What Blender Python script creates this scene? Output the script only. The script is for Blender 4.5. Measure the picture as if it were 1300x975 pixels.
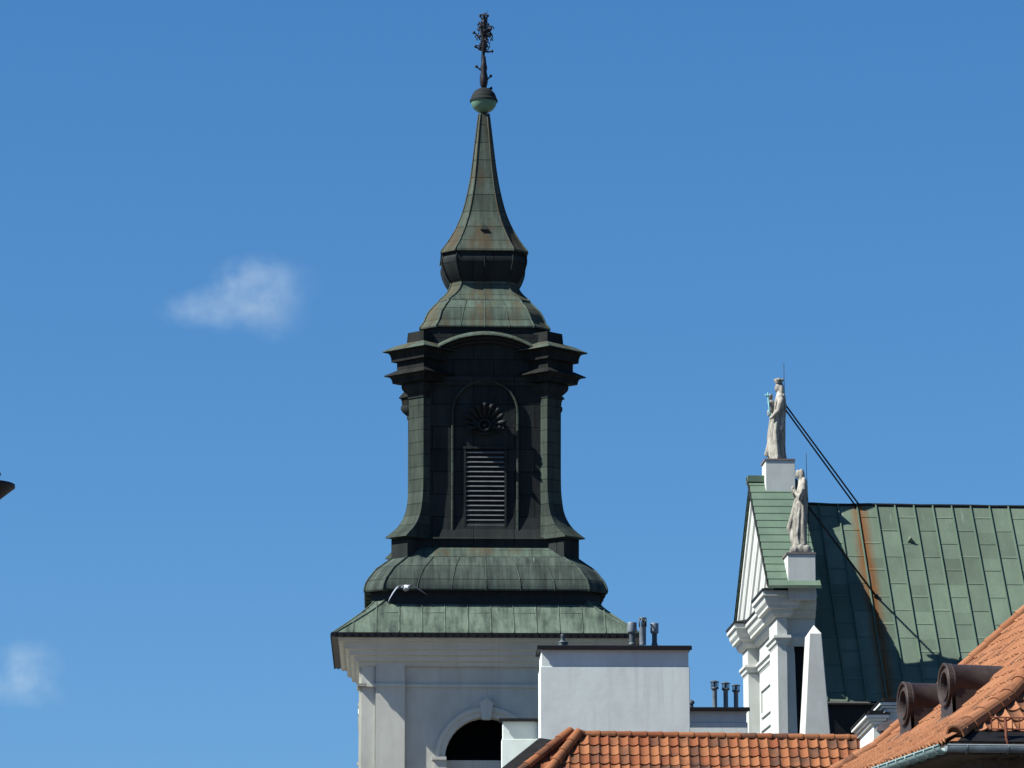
import bpy, bmesh, math, random
from mathutils import Vector, Matrix, noise as mnoise

R = math.radians
for o in list(bpy.data.objects):
    bpy.data.objects.remove(o, do_unlink=True)
S = bpy.context.scene
C = S.collection

# ------------------------------------------------------------------ camera
F = 4750.0                       # focal length in photo pixels (photo 1300 x 975)
EYE = 1.7
PITCH = math.atan((1345 - 487.5) / F)
CA, SA = math.cos(PITCH), math.sin(PITCH)
cam = bpy.data.cameras.new('camera')
camo = bpy.data.objects.new('camera', cam)
C.objects.link(camo)
camo.location = (0, 0, EYE)
camo.rotation_euler = (R(90) + PITCH, 0, 0)
cam.sensor_fit = 'HORIZONTAL'
cam.sensor_width = 36
cam.lens = F / 1300 * 36
cam.clip_start = 0.5
cam.clip_end = 30000
S.camera = camo

# ------------------------------------------------------------------ sky, sun, exposure
SUN = Vector((-1.0, -0.30, 1.12)).normalized()
EL = math.asin(SUN.z)
AZ = math.atan2(SUN.x, SUN.y)    # clockwise from +Y
w = bpy.data.worlds.new('World')
S.world = w
w.use_nodes = True
nt = w.node_tree
for n in list(nt.nodes):
    nt.nodes.remove(n)
sky = nt.nodes.new('ShaderNodeTexSky')
sky.sky_type = 'NISHITA'
sky.sun_disc = False
sky.sun_elevation = EL
sky.sun_rotation = AZ
sky.altitude = 0
sky.air_density = 1.0
sky.dust_density = 0.0
sky.ozone_density = 8.0
tc = nt.nodes.new('ShaderNodeTexCoord')
sx = nt.nodes.new('ShaderNodeSeparateXYZ')
cx = nt.nodes.new('ShaderNodeCombineXYZ')
ma = nt.nodes.new('ShaderNodeMath')
ma.operation = 'MULTIPLY_ADD'
ma.inputs[1].default_value = 0.64
ma.inputs[2].default_value = 0.092
nm = nt.nodes.new('ShaderNodeVectorMath')
nm.operation = 'NORMALIZE'
nt.links.new(tc.outputs['Generated'], sx.inputs[0])
nt.links.new(sx.outputs[0], cx.inputs[0])
nt.links.new(sx.outputs[1], cx.inputs[1])
nt.links.new(sx.outputs[2], ma.inputs[0])
nt.links.new(ma.outputs[0], cx.inputs[2])
nt.links.new(cx.outputs[0], nm.inputs[0])
nt.links.new(nm.outputs[0], sky.inputs['Vector'])
hs = nt.nodes.new('ShaderNodeHueSaturation')
hs.inputs['Saturation'].default_value = 1.17
nt.links.new(sky.outputs[0], hs.inputs['Color'])
bg = nt.nodes.new('ShaderNodeBackground')
bg.inputs['Strength'].default_value = 0.0505
wo = nt.nodes.new('ShaderNodeOutputWorld')
nt.links.new(hs.outputs[0], bg.inputs[0])
nt.links.new(bg.outputs[0], wo.inputs[0])

sl = bpy.data.lights.new('sun', 'SUN')
sl.energy = 5.0
sl.angle = R(0.5)
sl.color = (1.0, 0.975, 0.90)
so = bpy.data.objects.new('sun', sl)
C.objects.link(so)
so.location = (-60, -20, 80)
so.rotation_euler = SUN.to_track_quat('Z', 'Y').to_euler()

S.render.engine = 'CYCLES'
S.view_settings.view_transform = 'Standard'
S.view_settings.look = 'None'
S.view_settings.gamma = 1
S.view_settings.exposure = 1.2
S.view_settings.use_curve_mapping = False


# ------------------------------------------------------------------ helpers
def ray(x, y):
    u, v = (x - 650) / F, (487.5 - y) / F
    return Vector((u, CA - v * SA, SA + v * CA))


def P(x, y, Y):
    """world point seen at photo pixel (x, y) at ground distance Y"""
    d = ray(x, y)
    return Vector((0, 0, EYE)) + d * (Y / d.y)


def zr(y, Y):
    return P(650, y, Y).z


def mpp(y, Y):
    """metres per photo pixel"""
    return (P(651, y, Y) - P(650, y, Y)).x


class MB:
    def __init__(s):
        s.v, s.f, s.uv, s.rnd = [], [], [], []
        s.smooth = []
        s.m = []

    def face(s, pts, uv=None, rnd=0.5, smooth=False, mi=0):
        b = len(s.v)
        s.v += [Vector(p) for p in pts]
        s.f.append(list(range(b, b + len(pts))))
        s.uv.append(uv)
        s.rnd.append(rnd)
        s.smooth.append(smooth)
        s.m.append(mi)

    def box(s, x0, x1, y0, y1, z0, z1, mi=0):
        p = [Vector((x, y, z)) for z in (z0, z1) for y in (y0, y1) for x in (x0, x1)]
        for q in ((0, 2, 3, 1), (4, 5, 7, 6), (0, 1, 5, 4), (2, 6, 7, 3), (0, 4, 6, 2), (1, 3, 7, 5)):
            s.face([p[i] for i in q], mi=mi)

    def prism(s, poly0, poly1, smooth=False, caps=True):
        """loft between two equal polygons (counter-clockwise seen from above)"""
        n = len(poly0)
        for i in range(n):
            j = (i + 1) % n
            s.face([poly0[i], poly0[j], poly1[j], poly1[i]], smooth=smooth)
        if caps:
            s.face(list(reversed(poly0)))
            s.face(list(poly1))

    def loft(s, rings, smooth=False, cap0=False, cap1=False, arcv=False, rnd=0.5):
        n = len(rings[0])
        acc = 0
        for a, b in zip(rings, rings[1:]):
            step = (Vector(b[0]) - Vector(a[0])).length
            for i in range(n):
                j = (i + 1) % n
                q = [Vector(a[i]), Vector(a[j]), Vector(b[j]), Vector(b[i])]
                uv = None
                if arcv:
                    t = (q[1] - q[0])
                    t2 = (q[2] - q[3])
                    if t.length < t2.length:
                        t = t2
                    t = t.normalized() if t.length > 1e-6 else Vector((1, 0, 0))
                    uv = [(q[0].dot(t), acc), (q[1].dot(t), acc), (q[2].dot(t), acc + step), (q[3].dot(t), acc + step)]
                s.face(q, uv, rnd=rnd, smooth=smooth)
            acc += step
        if cap0:
            s.face([Vector(p) for p in reversed(rings[0])])
        if cap1:
            s.face([Vector(p) for p in rings[-1]])

    def tube(s, pts, r, seg=8, caps=True, smooth=True, mi=0, rnd=0.5):
        pts = [Vector(p) for p in pts]
        rs = r if isinstance(r, (list, tuple)) else [r] * len(pts)
        rings = []
        up = None
        for i, p in enumerate(pts):
            d = (pts[min(i + 1, len(pts) - 1)] - pts[max(i - 1, 0)]).normalized()
            if up is None:
                up = Vector((0, 0, 1)) if abs(d.z) < 0.9 else Vector((0, 1, 0))
            a = d.cross(up).normalized()
            b = a.cross(d).normalized()
            up = b
            rings.append([p + (a * math.cos(2 * math.pi * k / seg) + b * math.sin(2 * math.pi * k / seg)) * rs[i] for k in range(seg)])
        for a, b in zip(rings, rings[1:]):
            for k in range(seg):
                l = (k + 1) % seg
                s.face([a[k], a[l], b[l], b[k]], smooth=smooth, mi=mi, rnd=rnd)
        if caps:
            s.face(list(reversed(rings[0])), mi=mi, rnd=rnd)
            s.face(rings[-1], mi=mi, rnd=rnd)

    def ell(s, c, rx, ry, rz, seg=12, st=8, rot=None):
        c = Vector(c)
        rings = []
        for i in range(st + 1):
            t = math.pi * i / st
            ring = []
            for k in range(seg):
                a = 2 * math.pi * k / seg
                p = Vector((math.sin(t) * math.cos(a) * rx, math.sin(t) * math.sin(a) * ry, -math.cos(t) * rz))
                if rot:
                    p = rot @ p
                ring.append(c + p)
            rings.append(ring)
        for a, b in zip(rings, rings[1:]):
            for k in range(seg):
                l = (k + 1) % seg
                s.face([a[k], a[l], b[l], b[k]], smooth=True)

    def build(s, name, mat, parent=None, merge=True, remesh=None, bevel=None):
        me = bpy.data.meshes.new(name)
        me.from_pydata([tuple(p) for p in s.v], [], s.f)
        uvl = me.uv_layers.new(name='UVMap')
        li = 0
        for fi, f in enumerate(s.f):
            uv = s.uv[fi]
            if uv is None:
                pts = [s.v[i] for i in f]
                n = Vector((0, 0, 0))
                for i in range(len(pts)):
                    n += pts[i].cross(pts[(i + 1) % len(pts)])
                n = n.normalized() if n.length > 1e-12 else Vector((0, 0, 1))
                t = Vector((0, 0, 1)).cross(n)
                t = t.normalized() if t.length > 1e-3 else Vector((1, 0, 0))
                b = n.cross(t)
                uv = [(p.dot(t), p.dot(b)) for p in pts]
            for k in range(len(f)):
                uvl.data[li + k].uv = uv[k]
            li += len(f)
        at = me.attributes.new('rnd', 'FLOAT', 'FACE')
        at.data.foreach_set('value', s.rnd)
        me.polygons.foreach_set('use_smooth', s.smooth)
        mats = mat if isinstance(mat, (list, tuple)) else [mat]
        for m in mats:
            me.materials.append(m)
        me.polygons.foreach_set('material_index', s.m)
        if merge:
            bm = bmesh.new()
            bm.from_mesh(me)
            bmesh.ops.remove_doubles(bm, verts=bm.verts, dist=0.0004)
            bm.to_mesh(me)
            bm.free()
        me.update()
        o = bpy.data.objects.new(name, me)
        C.objects.link(o)
        if parent:
            o.parent = parent
        if remesh:
            md = o.modifiers.new('remesh', 'REMESH')
            md.mode = 'VOXEL'
            md.voxel_size = remesh
            md.use_smooth_shade = True
        if bevel:
            md = o.modifiers.new('bevel', 'BEVEL')
            md.width = bevel
            md.segments = 2
            md.limit_method = 'ANGLE'
            md.angle_limit = R(35)
        return o


def tag(o, label, cat, group=None, kind=None):
    if label:
        o['label'] = label
    if cat:
        o['category'] = cat
    if group:
        o['group'] = group
    if kind:
        o['kind'] = kind
    return o


def empty(name, loc, rz=0, label=None, cat=None, group=None):
    o = bpy.data.objects.new(name, None)
    C.objects.link(o)
    o.location = loc
    o.rotation_euler = (0, 0, rz)
    o.empty_display_size = 0.3
    return tag(o, label, cat, group)


# ------------------------------------------------------------------ materials
def newmat(name, rough=0.7, spec=0.3):
    m = bpy.data.materials.new(name)
    m.use_nodes = True
    b = m.node_tree.nodes['Principled BSDF']
    b.inputs['Roughness'].default_value = rough
    b.inputs['Specular IOR Level'].default_value = spec
    return m, m.node_tree, b


def nd(nt, typ, **kw):
    n = nt.nodes.new(typ)
    for k, v in kw.items():
        setattr(n, k, v)
    return n


def mixc(nt, fac, a, b, blend='MIX'):
    n = nt.nodes.new('ShaderNodeMix')
    n.data_type = 'RGBA'
    n.blend_type = blend
    for sock, val in ((n.inputs[0], fac), (n.inputs[6], a), (n.inputs[7], b)):
        if isinstance(val, (int, float)):
            sock.default_value = val
        elif isinstance(val, tuple):
            sock.default_value = (*val, 1)
        else:
            nt.links.new(val, sock)
    return n.outputs[2]


def mth(nt, op, a, b=None, c=None):
    n = nt.nodes.new('ShaderNodeMath')
    n.operation = op
    for i, val in enumerate((a, b, c)):
        if val is None:
            continue
        if isinstance(val, (int, float)):
            n.inputs[i].default_value = val
        else:
            nt.links.new(val, n.inputs[i])
    return n.outputs[0]


def noise_(nt, vec, scale, detail=4, rough=0.6):
    n = nt.nodes.new('ShaderNodeTexNoise')
    n.inputs['Scale'].default_value = scale
    n.inputs['Detail'].default_value = detail
    n.inputs['Roughness'].default_value = rough
    if vec is not None:
        nt.links.new(vec, n.inputs['Vector'])
    return n.outputs['Fac']


def ramp(nt, fac, lo, hi):
    n = nt.nodes.new('ShaderNodeMapRange')
    n.inputs[1].default_value = lo
    n.inputs[2].default_value = hi
    nt.links.new(fac, n.inputs[0])
    return n.outputs[0]


def scaled(nt, vec, sc, loc=(0, 0, 0)):
    n = nt.nodes.new('ShaderNodeMapping')
    n.inputs['Scale'].default_value = sc
    n.inputs['Location'].default_value = loc
    nt.links.new(vec, n.inputs['Vector'])
    return n.outputs[0]


def bump(nt, b, h, strength=0.3, dist=0.02):
    n = nt.nodes.new('ShaderNodeBump')
    n.inputs['Strength'].default_value = strength
    n.inputs['Distance'].default_value = dist
    nt.links.new(h, n.inputs['Height'])
    nt.links.new(n.outputs[0], b.inputs['Normal'])


def copper(name, green, dark, seam=(0.55, 0.5), amount=(0.4, 0.62), brown=None, mortar=0.012, line=0.25, streak_w=5.0, drips=False, rough=0.75):
    """weathered sheet copper: patina and dark tarnish in downward streaks, folded seams"""
    m, t, b = newmat(name, rough, 0.06)
    uv = t.nodes.new('ShaderNodeUVMap').outputs[0]
    st = noise_(t, scaled(t, uv, (streak_w, 0.55, 1)), 1.0, 6, 0.68)
    bl = noise_(t, scaled(t, uv, (1, 1, 1), (7, 3, 0)), 1.1, 4)
    f = mth(t, 'ADD', mth(t, 'MULTIPLY', st, 0.65), mth(t, 'MULTIPLY', bl, 0.35))
    f = ramp(t, f, amount[0], amount[1])
    col = mixc(t, f, dark, green)
    br = t.nodes.new('ShaderNodeTexBrick')
    br.offset = 0.5
    br.inputs['Scale'].default_value = 1
    br.inputs['Mortar Size'].default_value = mortar
    br.inputs['Mortar Smooth'].default_value = 0.3
    br.inputs['Brick Width'].default_value = seam[0]
    br.inputs['Row Height'].default_value = seam[1]
    br.inputs['Color1'].default_value = (0.78, 0.78, 0.78, 1)
    br.inputs['Color2'].default_value = (1.18, 1.18, 1.18, 1)
    br.inputs['Mortar'].default_value = (line, line, line, 1)
    br.inputs['Bias'].default_value = 0.0
    t.links.new(scaled(t, uv, (1, 1, 1), (13.1, 0, 0)), br.inputs['Vector'])
    col = mixc(t, 0.85, col, br.outputs['Color'], 'MULTIPLY')
    if brown:
        bn = ramp(t, noise_(t, scaled(t, uv, (1.6, 0.5, 1), (3, 9, 0)), 1.0, 4), 0.5, 0.64)
        col = mixc(t, mth(t, 'MULTIPLY', bn, 0.8), col, brown)
    if drips:
        dn = ramp(t, noise_(t, scaled(t, uv, (14, 0.9, 1), (1, 5, 0)), 1.0, 3), 0.69, 0.78)
        col = mixc(t, mth(t, 'MULTIPLY', dn, 0.5), col, (0.3, 0.36, 0.32))
    t.links.new(col, b.inputs['Base Color'])
    fine = noise_(t, uv, 9.0, 4)
    hh = mth(t, 'ADD', mth(t, 'MULTIPLY', fine, 0.35), mth(t, 'MULTIPLY', noise_(t, uv, 1.8, 3), 0.9))
    hh = mth(t, 'ADD', hh, mth(t, 'MULTIPLY', br.outputs['Fac'], 0.9))
    bump(t, b, hh, 0.5, 0.025)
    return m


def plaster(name, col, dirt=(0.4, 0.4, 0.38), amt=0.25, rough=0.9, sc=1.0, bm=0.07):
    m, t, b = newmat(name, rough, 0.05)
    uv = t.nodes.new('ShaderNodeUVMap').outputs[0]
    n1 = ramp(t, noise_(t, scaled(t, uv, (1.2 * sc, 0.8 * sc, 1)), 1.3, 6), 0.42, 0.75)
    n2 = ramp(t, noise_(t, scaled(t, uv, (5 * sc, 0.35, 1), (4, 2, 0)), 1.0, 6), 0.5, 0.72)
    f = mth(t, 'MULTIPLY', mth(t, 'MAXIMUM', n1, n2), amt)
    t.links.new(mixc(t, f, col, dirt), b.inputs['Base Color'])
    bump(t, b, noise_(t, uv, 7, 5), bm, 0.03)
    return m


def plain(name, col, rough=0.6, metal=0.0, var=0.25, sc=6, spec=0.15):
    m, t, b = newmat(name, rough, spec)
    b.inputs['Metallic'].default_value = metal
    co = t.nodes.new('ShaderNodeTexCoord').outputs['Object']
    n = noise_(t, co, sc, 5)
    lo = tuple(c * (1 - var) for c in col)
    hi = tuple(min(1, c * (1 + var)) for c in col)
    t.links.new(mixc(t, ramp(t, n, 0.3, 0.7), lo, hi), b.inputs['Base Color'])
    bump(t, b, n, 0.15, 0.01)
    return m


def tiles(name, c1, c2, dark, darkamt=0.2, lichen=0.0):
    m, t, b = newmat(name, 0.85, 0.1)
    at = t.nodes.new('ShaderNodeAttribute')
    at.attribute_name = 'rnd'
    r = at.outputs['Fac']
    co = t.nodes.new('ShaderNodeTexCoord').outputs['Object']
    col = mixc(t, r, c1, c2)
    r2 = mth(t, 'FRACT', mth(t, 'MULTIPLY', r, 17.31))
    n = noise_(t, co, 3.0, 5)
    d = ramp(t, mth(t, 'ADD', r2, mth(t, 'MULTIPLY', mth(t, 'SUBTRACT', n, 0.5), 1.1)), 1 - darkamt, 1.02)
    col = mixc(t, mth(t, 'MULTIPLY', d, 0.85), col, dark)
    fine = noise_(t, co, 22.0, 5, 0.7)
    col = mixc(t, mth(t, 'MULTIPLY', ramp(t, fine, 0.5, 0.8), 0.45), col, tuple(c * 0.45 for c in c1))
    if lichen:
        l = ramp(t, noise_(t, co, 11, 5, 0.7), 0.62, 0.75)
        col = mixc(t, mth(t, 'MULTIPLY', l, lichen), col, (0.3, 0.27, 0.2))
    t.links.new(col, b.inputs['Base Color'])
    bump(t, b, fine, 0.3, 0.01)
    return m


M = {}
M['cu_skirt'] = copper('patina_copper_skirt', (0.105, 0.14, 0.108), (0.024, 0.033, 0.03), (50, 50), (0.36, 0.58), mortar=0.0, drips=True, streak_w=5)
M['cu_dome'] = copper('patina_copper_dome', (0.066, 0.088, 0.074), (0.018, 0.023, 0.022), (50, 0.5), (0.38, 0.64), streak_w=8, drips=True, mortar=0.014)
M['cu_upper'] = copper('patina_copper_upper', (0.085, 0.118, 0.094), (0.02, 0.026, 0.024), (50, 0.36), (0.36, 0.64), streak_w=6, drips=True, brown=(0.06, 0.05, 0.03))
M['cu_spire'] = copper('patina_copper_spire', (0.078, 0.102, 0.084), (0.022, 0.027, 0.022), (50, 0.45), (0.36, 0.66), streak_w=6, brown=(0.055, 0.036, 0.02), mortar=0.014)
M['cu_dark'] = copper('dark_copper_sheet', (0.026, 0.030, 0.029), (0.011, 0.014, 0.015), (0.95, 0.53), (0.35, 0.7), mortar=0.012, line=0.3)
M['cu_pil'] = copper('green_copper_pilaster', (0.05, 0.066, 0.053), (0.016, 0.021, 0.019), (50, 0.29), (0.35, 0.65), mortar=0.012, line=0.45)
M['cu_trim'] = copper('shaded_copper_trim', (0.021, 0.023, 0.021), (0.008, 0.009, 0.009), (50, 9), (0.4, 0.65), mortar=0.01)  # sooty copper, darkened further to paint in the shade of its undersides
M['cu_black'] = plain('blackened_copper_and_shade', (0.011, 0.013, 0.0135), 0.6)  # black copper; also paints the shade on the hood underside and neck
M['cu_ball'] = plain('light_green_copper', (0.085, 0.16, 0.11), 0.45, var=0.3, sc=3)
M['iron'] = plain('black_wrought_iron', (0.014, 0.014, 0.017), 0.5)
M['cu_gable'] = copper('green_copper_coping', (0.11, 0.16, 0.118), (0.07, 0.105, 0.08), (50, 50), (0.3, 0.7), mortar=0.0, streak_w=1.5)
M['white'] = plaster('white_plaster', (0.535, 0.59, 0.565), (0.36, 0.375, 0.36), 0.5)
M['white_church'] = plaster('white_church_plaster', (0.44, 0.46, 0.44), (0.29, 0.29, 0.26), 0.5, bm=.05)
M['tower_white'] = plaster('tower_plaster', (0.45, 0.455, 0.41), (0.27, 0.26, 0.23), 0.5)
M['gutter_dark'] = plain('dark_gutter_metal', (0.009, 0.009, 0.01), 0.5)
M['zinc'] = plain('grey_galvanised_zinc', (0.15, 0.18, 0.2), 0.5, 0.3)
M['zinc_dark'] = plain('dark_zinc', (0.07, 0.085, 0.095), 0.5, 0.3)
M['black'] = plain('flat_black_and_shade', (0.008, 0.008, 0.009), 0.8)  # flat black; also paints the shade inside openings and the pier recess
M['tile_mid'] = tiles('old_clay_tile', (0.155, 0.051, 0.024), (0.22, 0.09, 0.041), (0.045, 0.03, 0.024), 0.5)
M['tile_new'] = tiles('orange_clay_tile', (0.185, 0.076, 0.037), (0.25, 0.115, 0.06), (0.08, 0.042, 0.027), 0.16, 0.4)
def stone(name, col, dirt):
    m, t, b = newmat(name, 0.9, 0.05)
    co = t.nodes.new('ShaderNodeTexCoord').outputs['Object']
    a = ramp(t, noise_(t, scaled(t, co, (9, 9, 1.6)), 1.0, 6, .65), 0.42, 0.66)
    c = ramp(t, noise_(t, co, 4.5, 5), 0.45, 0.7)
    f = mth(t, 'MULTIPLY', mth(t, 'MAXIMUM', a, c), 0.85)
    t.links.new(mixc(t, f, col, dirt), b.inputs['Base Color'])
    bump(t, b, noise_(t, co, 16, 5), 0.4, 0.03)
    return m


M['stone'] = stone('weathered_statue_stone', (0.34, 0.325, 0.285), (0.055, 0.053, 0.048))
M['slat'] = plain('pale_grey_slats', (0.085, 0.09, 0.088), 0.6)
M['felt'] = plain('black_roofing_felt', (0.011, 0.011, 0.012), 0.9)
M['teal'] = plain('turquoise_bronze', (0.15, 0.33, 0.35), 0.5)
M['brown_metal'] = plain('brown_painted_sheet', (0.038, 0.029, 0.027), 0.45, var=0.3, sc=4)
M['gutter_green'] = plain('pale_green_zinc_gutter', (0.16, 0.23, 0.23), 0.5, var=0.2)
M['gutter_blue'] = plain('blue_grey_gutter', (0.06, 0.08, 0.10), 0.4, var=0.3)
M['rust'] = plain('rusty_iron', (0.09, 0.03, 0.018), 0.8, var=0.5, sc=20)
M['wood_dark'] = plain('dark_stained_boards', (0.045, 0.035, 0.028), 0.7, var=0.35)
M['lead'] = plain('grey_lead_sheet', (0.14, 0.12, 0.12), 0.6)
M['ground'] = plain('paved_ground', (0.13, 0.12, 0.105), 0.9, sc=0.4)
M['asphalt'] = plain('asphalt', (0.05, 0.05, 0.052), 0.9, sc=2)
M['beige'] = plaster('beige_render', (0.42, 0.36, 0.27), (0.25, 0.21, 0.16), 0.4)


def roof_copper():
    """main nave roof: green sheet panels, staggered cross folds, one rust stain under the stay"""
    m = copper('nave_roof_copper', (0.118, 0.157, 0.116), (0.082, 0.11, 0.084), (50, 50), (0.3, 0.7), mortar=0.0, streak_w=2.0)
    t = m.node_tree
    b = t.nodes['Principled BSDF']
    col = b.inputs['Base Color'].links[0].from_socket
    uv = t.nodes.new('ShaderNodeUVMap').outputs[0]
    sx = t.nodes.new('ShaderNodeSeparateXYZ')
    t.links.new(uv, sx.inputs[0])
    wob = noise_(t, scaled(t, uv, (1.5, 0.6, 1)), 1.0, 3)
    x = mth(t, 'ADD', sx.outputs[0], mth(t, 'MULTIPLY', mth(t, 'SUBTRACT', wob, 0.5), 0.25))
    d = mth(t, 'ABSOLUTE', mth(t, 'SUBTRACT', x, RUST_U))
    band = mth(t, 'SUBTRACT', 1.0, ramp(t, d, 0.06, 0.30))
    n = noise_(t, scaled(t, uv, (9, 0.5, 1)), 1.0, 5)
    f = mth(t, 'MULTIPLY', band, ramp(t, n, 0.2, 0.5))
    col2 = mixc(t, mth(t, 'MULTIPLY', f, 1.0), col, (0.125, 0.055, 0.02))
    # every sheet has weathered a little differently
    fl = t.nodes.new('ShaderNodeVectorMath')
    fl.operation = 'FLOOR'
    t.links.new(scaled(t, uv, (1 / .527, 1 / .99, 1), (-xs0 / .527, 0, 0)), fl.inputs[0])
    wn = t.nodes.new('ShaderNodeTexWhiteNoise')
    t.links.new(fl.outputs[0], wn.inputs['Vector'])
    tone = mth(t, 'MULTIPLY_ADD', wn.outputs['Value'], .34, .80)
    big = noise_(t, scaled(t, uv, (.5, .35, 1), (5, 5, 0)), 1.0, 3)
    tone = mth(t, 'MULTIPLY', tone, mth(t, 'MULTIPLY_ADD', big, .6, .72))
    cc = t.nodes.new('ShaderNodeCombineXYZ')
    for i_ in range(3):
        t.links.new(tone, cc.inputs[i_])
    col2 = mixc(t, 1.0, col2, cc.outputs[0], 'MULTIPLY')
    # pale lime runs below the ridge
    top = ramp(t, sx.outputs[1], 0.75, 0.0)
    dr = ramp(t, noise_(t, scaled(t, uv, (13, 0.7, 1), (2, 0, 0)), 1.0, 4), 0.6, 0.72)
    col2 = mixc(t, mth(t, 'MULTIPLY', mth(t, 'MULTIPLY', top, dr), 0.75), col2, (0.3, 0.34, 0.3))
    t.links.new(col2, b.inputs['Base Color'])
    return m

# ------------------------------------------------------------------ ground
g = MB()
g.face([(-900, -300, 0), (900, -300, 0), (900, 6000, 0), (-900, 6000, 0)])
tag(g.build('ground', M['ground']), 'grey paved ground under the buildings', 'ground', kind='structure')
g = MB()
g.face([(-9, -40, 0.004), (1.5, -40, 0.004), (-2.5, 70, 0.004), (-12, 70, 0.004)])
tag(g.build('street', M['asphalt']), 'dark asphalt street leading to the church', 'street', kind='structure')

# ================================================================== BELL TOWER
TY = 87.5
TROT = R(2.0)
TX = P(613.5, 600, TY).x
tower = empty('bell_tower', (TX, TY, 0), TROT,
              'white plastered bell tower with dark green copper belfry and tall ornate spire', 'bell tower')


def tm(px, row):
    return px * mpp(row, TY)


def tz(row, off=0.0):
    """height of a tower feature seen at photo row `row`, `off` metres in front of the axis"""
    return zr(row, TY - off)


def octa(a, c, z):
    return [(-(a - c), -a, z), (a - c, -a, z), (a, -(a - c), z), (a, a - c, z),
            (a - c, a, z), (-(a - c), a, z), (-a, a - c, z), (-a, -(a - c), z)]


def oct_rings(lv):
    """(row, half width px, chamfer px) from top to bottom -> rings bottom to top"""
    out = []
    for row, hw, c in lv:
        a = tm(hw, row)
        out.append(octa(a, tm(c, row), tz(row, a)))
    return list(reversed(out))


def subdiv(lv, n=3):
    """Catmull-Rom refinement of a profile"""
    out = []
    for i in range(len(lv) - 1):
        p0, p1, p2, p3 = lv[max(i - 1, 0)], lv[i], lv[i + 1], lv[min(i + 2, len(lv) - 1)]
        for k in range(n):
            t = k / n
            out.append(tuple(0.5 * (2 * b + (c - a) * t + (2 * a - 5 * b + 4 * c - d) * t * t + (-a + 3 * b - 3 * c + d) * t ** 3)
                             for a, b, c, d in zip(p0, p1, p2, p3)))
    out.append(lv[-1])
    return out


def oct_loft(name, lv, mat, cap=True, hips=True, hip_r=0.022, seams=0, extra=None):
    mb = MB()
    rg = oct_rings(lv)
    mb.loft(rg, cap0=cap, cap1=cap, arcv=True)
    if hips:
        hb = mb
        for k in range(8):
            hb.tube([r[k] for r in rg], hip_r, 5)
        if seams:
            for side in range(4):
                a, b = 2 * side, 2 * side + 1
                for q in range(1, seams):
                    t = q / seams
                    hb.tube([Vector(r[a]).lerp(Vector(r[b]), t) for r in rg], hip_r * 0.55, 4)
    if extra:
        extra(mb, rg)
    return mb.build(name, mat, tower)


# --- white shaft
def sq(a, z):
    return [(-a, -a, z), (a, -a, z), (a, a, z), (-a, a, z)]


RW = 870
a_wall = tm(149.5, RW)
a_strip = tm(153, RW)
a_pil = tm(156.5, RW)
z_cor = tz(808, tm(183, 808))
shaft = MB()
ZW = tz(836, tm(150, 836))
# window opening in front, back, left, right walls: arch cut as polygon strips
z_spring = tz(963, a_wall)
r_open = tm(50.5, 940)
z_sill = z_spring - 2.6


def arch_wall(mb, rot):
    """one wall of the shaft with an arched opening"""
    def tr(x, z, y=-a_wall):
        return rot @ Vector((x, y, z))
    N = 20
    L = a_wall
    xs = [-r_open * math.cos(math.pi * i / N) for i in range(N + 1)]
    zs = [z_spring + r_open * math.sin(math.pi * i / N) for i in range(N + 1)]
    mb.face([tr(-L, 0), tr(-r_open, 0), tr(-r_open, ZW), tr(-L, ZW)])
    mb.face([tr(r_open, 0), tr(L, 0), tr(L, ZW), tr(r_open, ZW)])
    mb.face([tr(-r_open, 0), tr(r_open, 0), tr(r_open, z_sill), tr(-r_open, z_sill)])
    for i in range(N):
        mb.face([tr(xs[i], zs[i]), tr(xs[i + 1], zs[i + 1]), tr(xs[i + 1], ZW), tr(xs[i], ZW)])
        mb.face([tr(xs[i], zs[i], -a_wall + .45), tr(xs[i + 1], zs[i + 1], -a_wall + .45), tr(xs[i + 1], zs[i + 1]), tr(xs[i], zs[i])])
    for sgn in (-1, 1):
        mb.face([tr(sgn * r_open, z_sill), tr(sgn * r_open, z_sill, -a_wall + .45), tr(sgn * r_open, z_spring, -a_wall + .45), tr(sgn * r_open, z_spring)])


ROT4 = [Matrix.Rotation(k * math.pi / 2, 3, 'Z') for k in range(4)]
for rt in ROT4:
    arch_wall(shaft, rt)
shaft.build('wall', M['tower_white'], tower)

for rt in ROT4:
    for s in (-1, 1):
        pl = MB()
        # corner strip (slightly set back) and pilaster in front of it
        def bx(x0, x1, y0, y1, z0, z1):
            x0, x1 = sorted((x0 * s, x1 * s))
            p = [rt @ Vector((x, y, z)) for z in (z0, z1) for y in (y0, y1) for x in (x0, x1)]
            for q in ((0, 2, 3, 1), (4, 5, 7, 6), (0, 1, 5, 4), (2, 6, 7, 3), (0, 4, 6, 2), (1, 3, 7, 5)):
                pl.face([p[i] for i in q])
        if s == 1:
            bx(tm(136.5, RW), a_strip, -a_strip, -tm(136.5, RW), 0.01, ZW - .02)
            pl.build('corner_strip', M['tower_white'], tower)
            pl = MB()
        bx(tm(100, RW), tm(136, RW), -a_pil, -a_wall + .03, 0.012, ZW - .03)
        pl.build('pilaster', M['tower_white'], tower)
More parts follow.
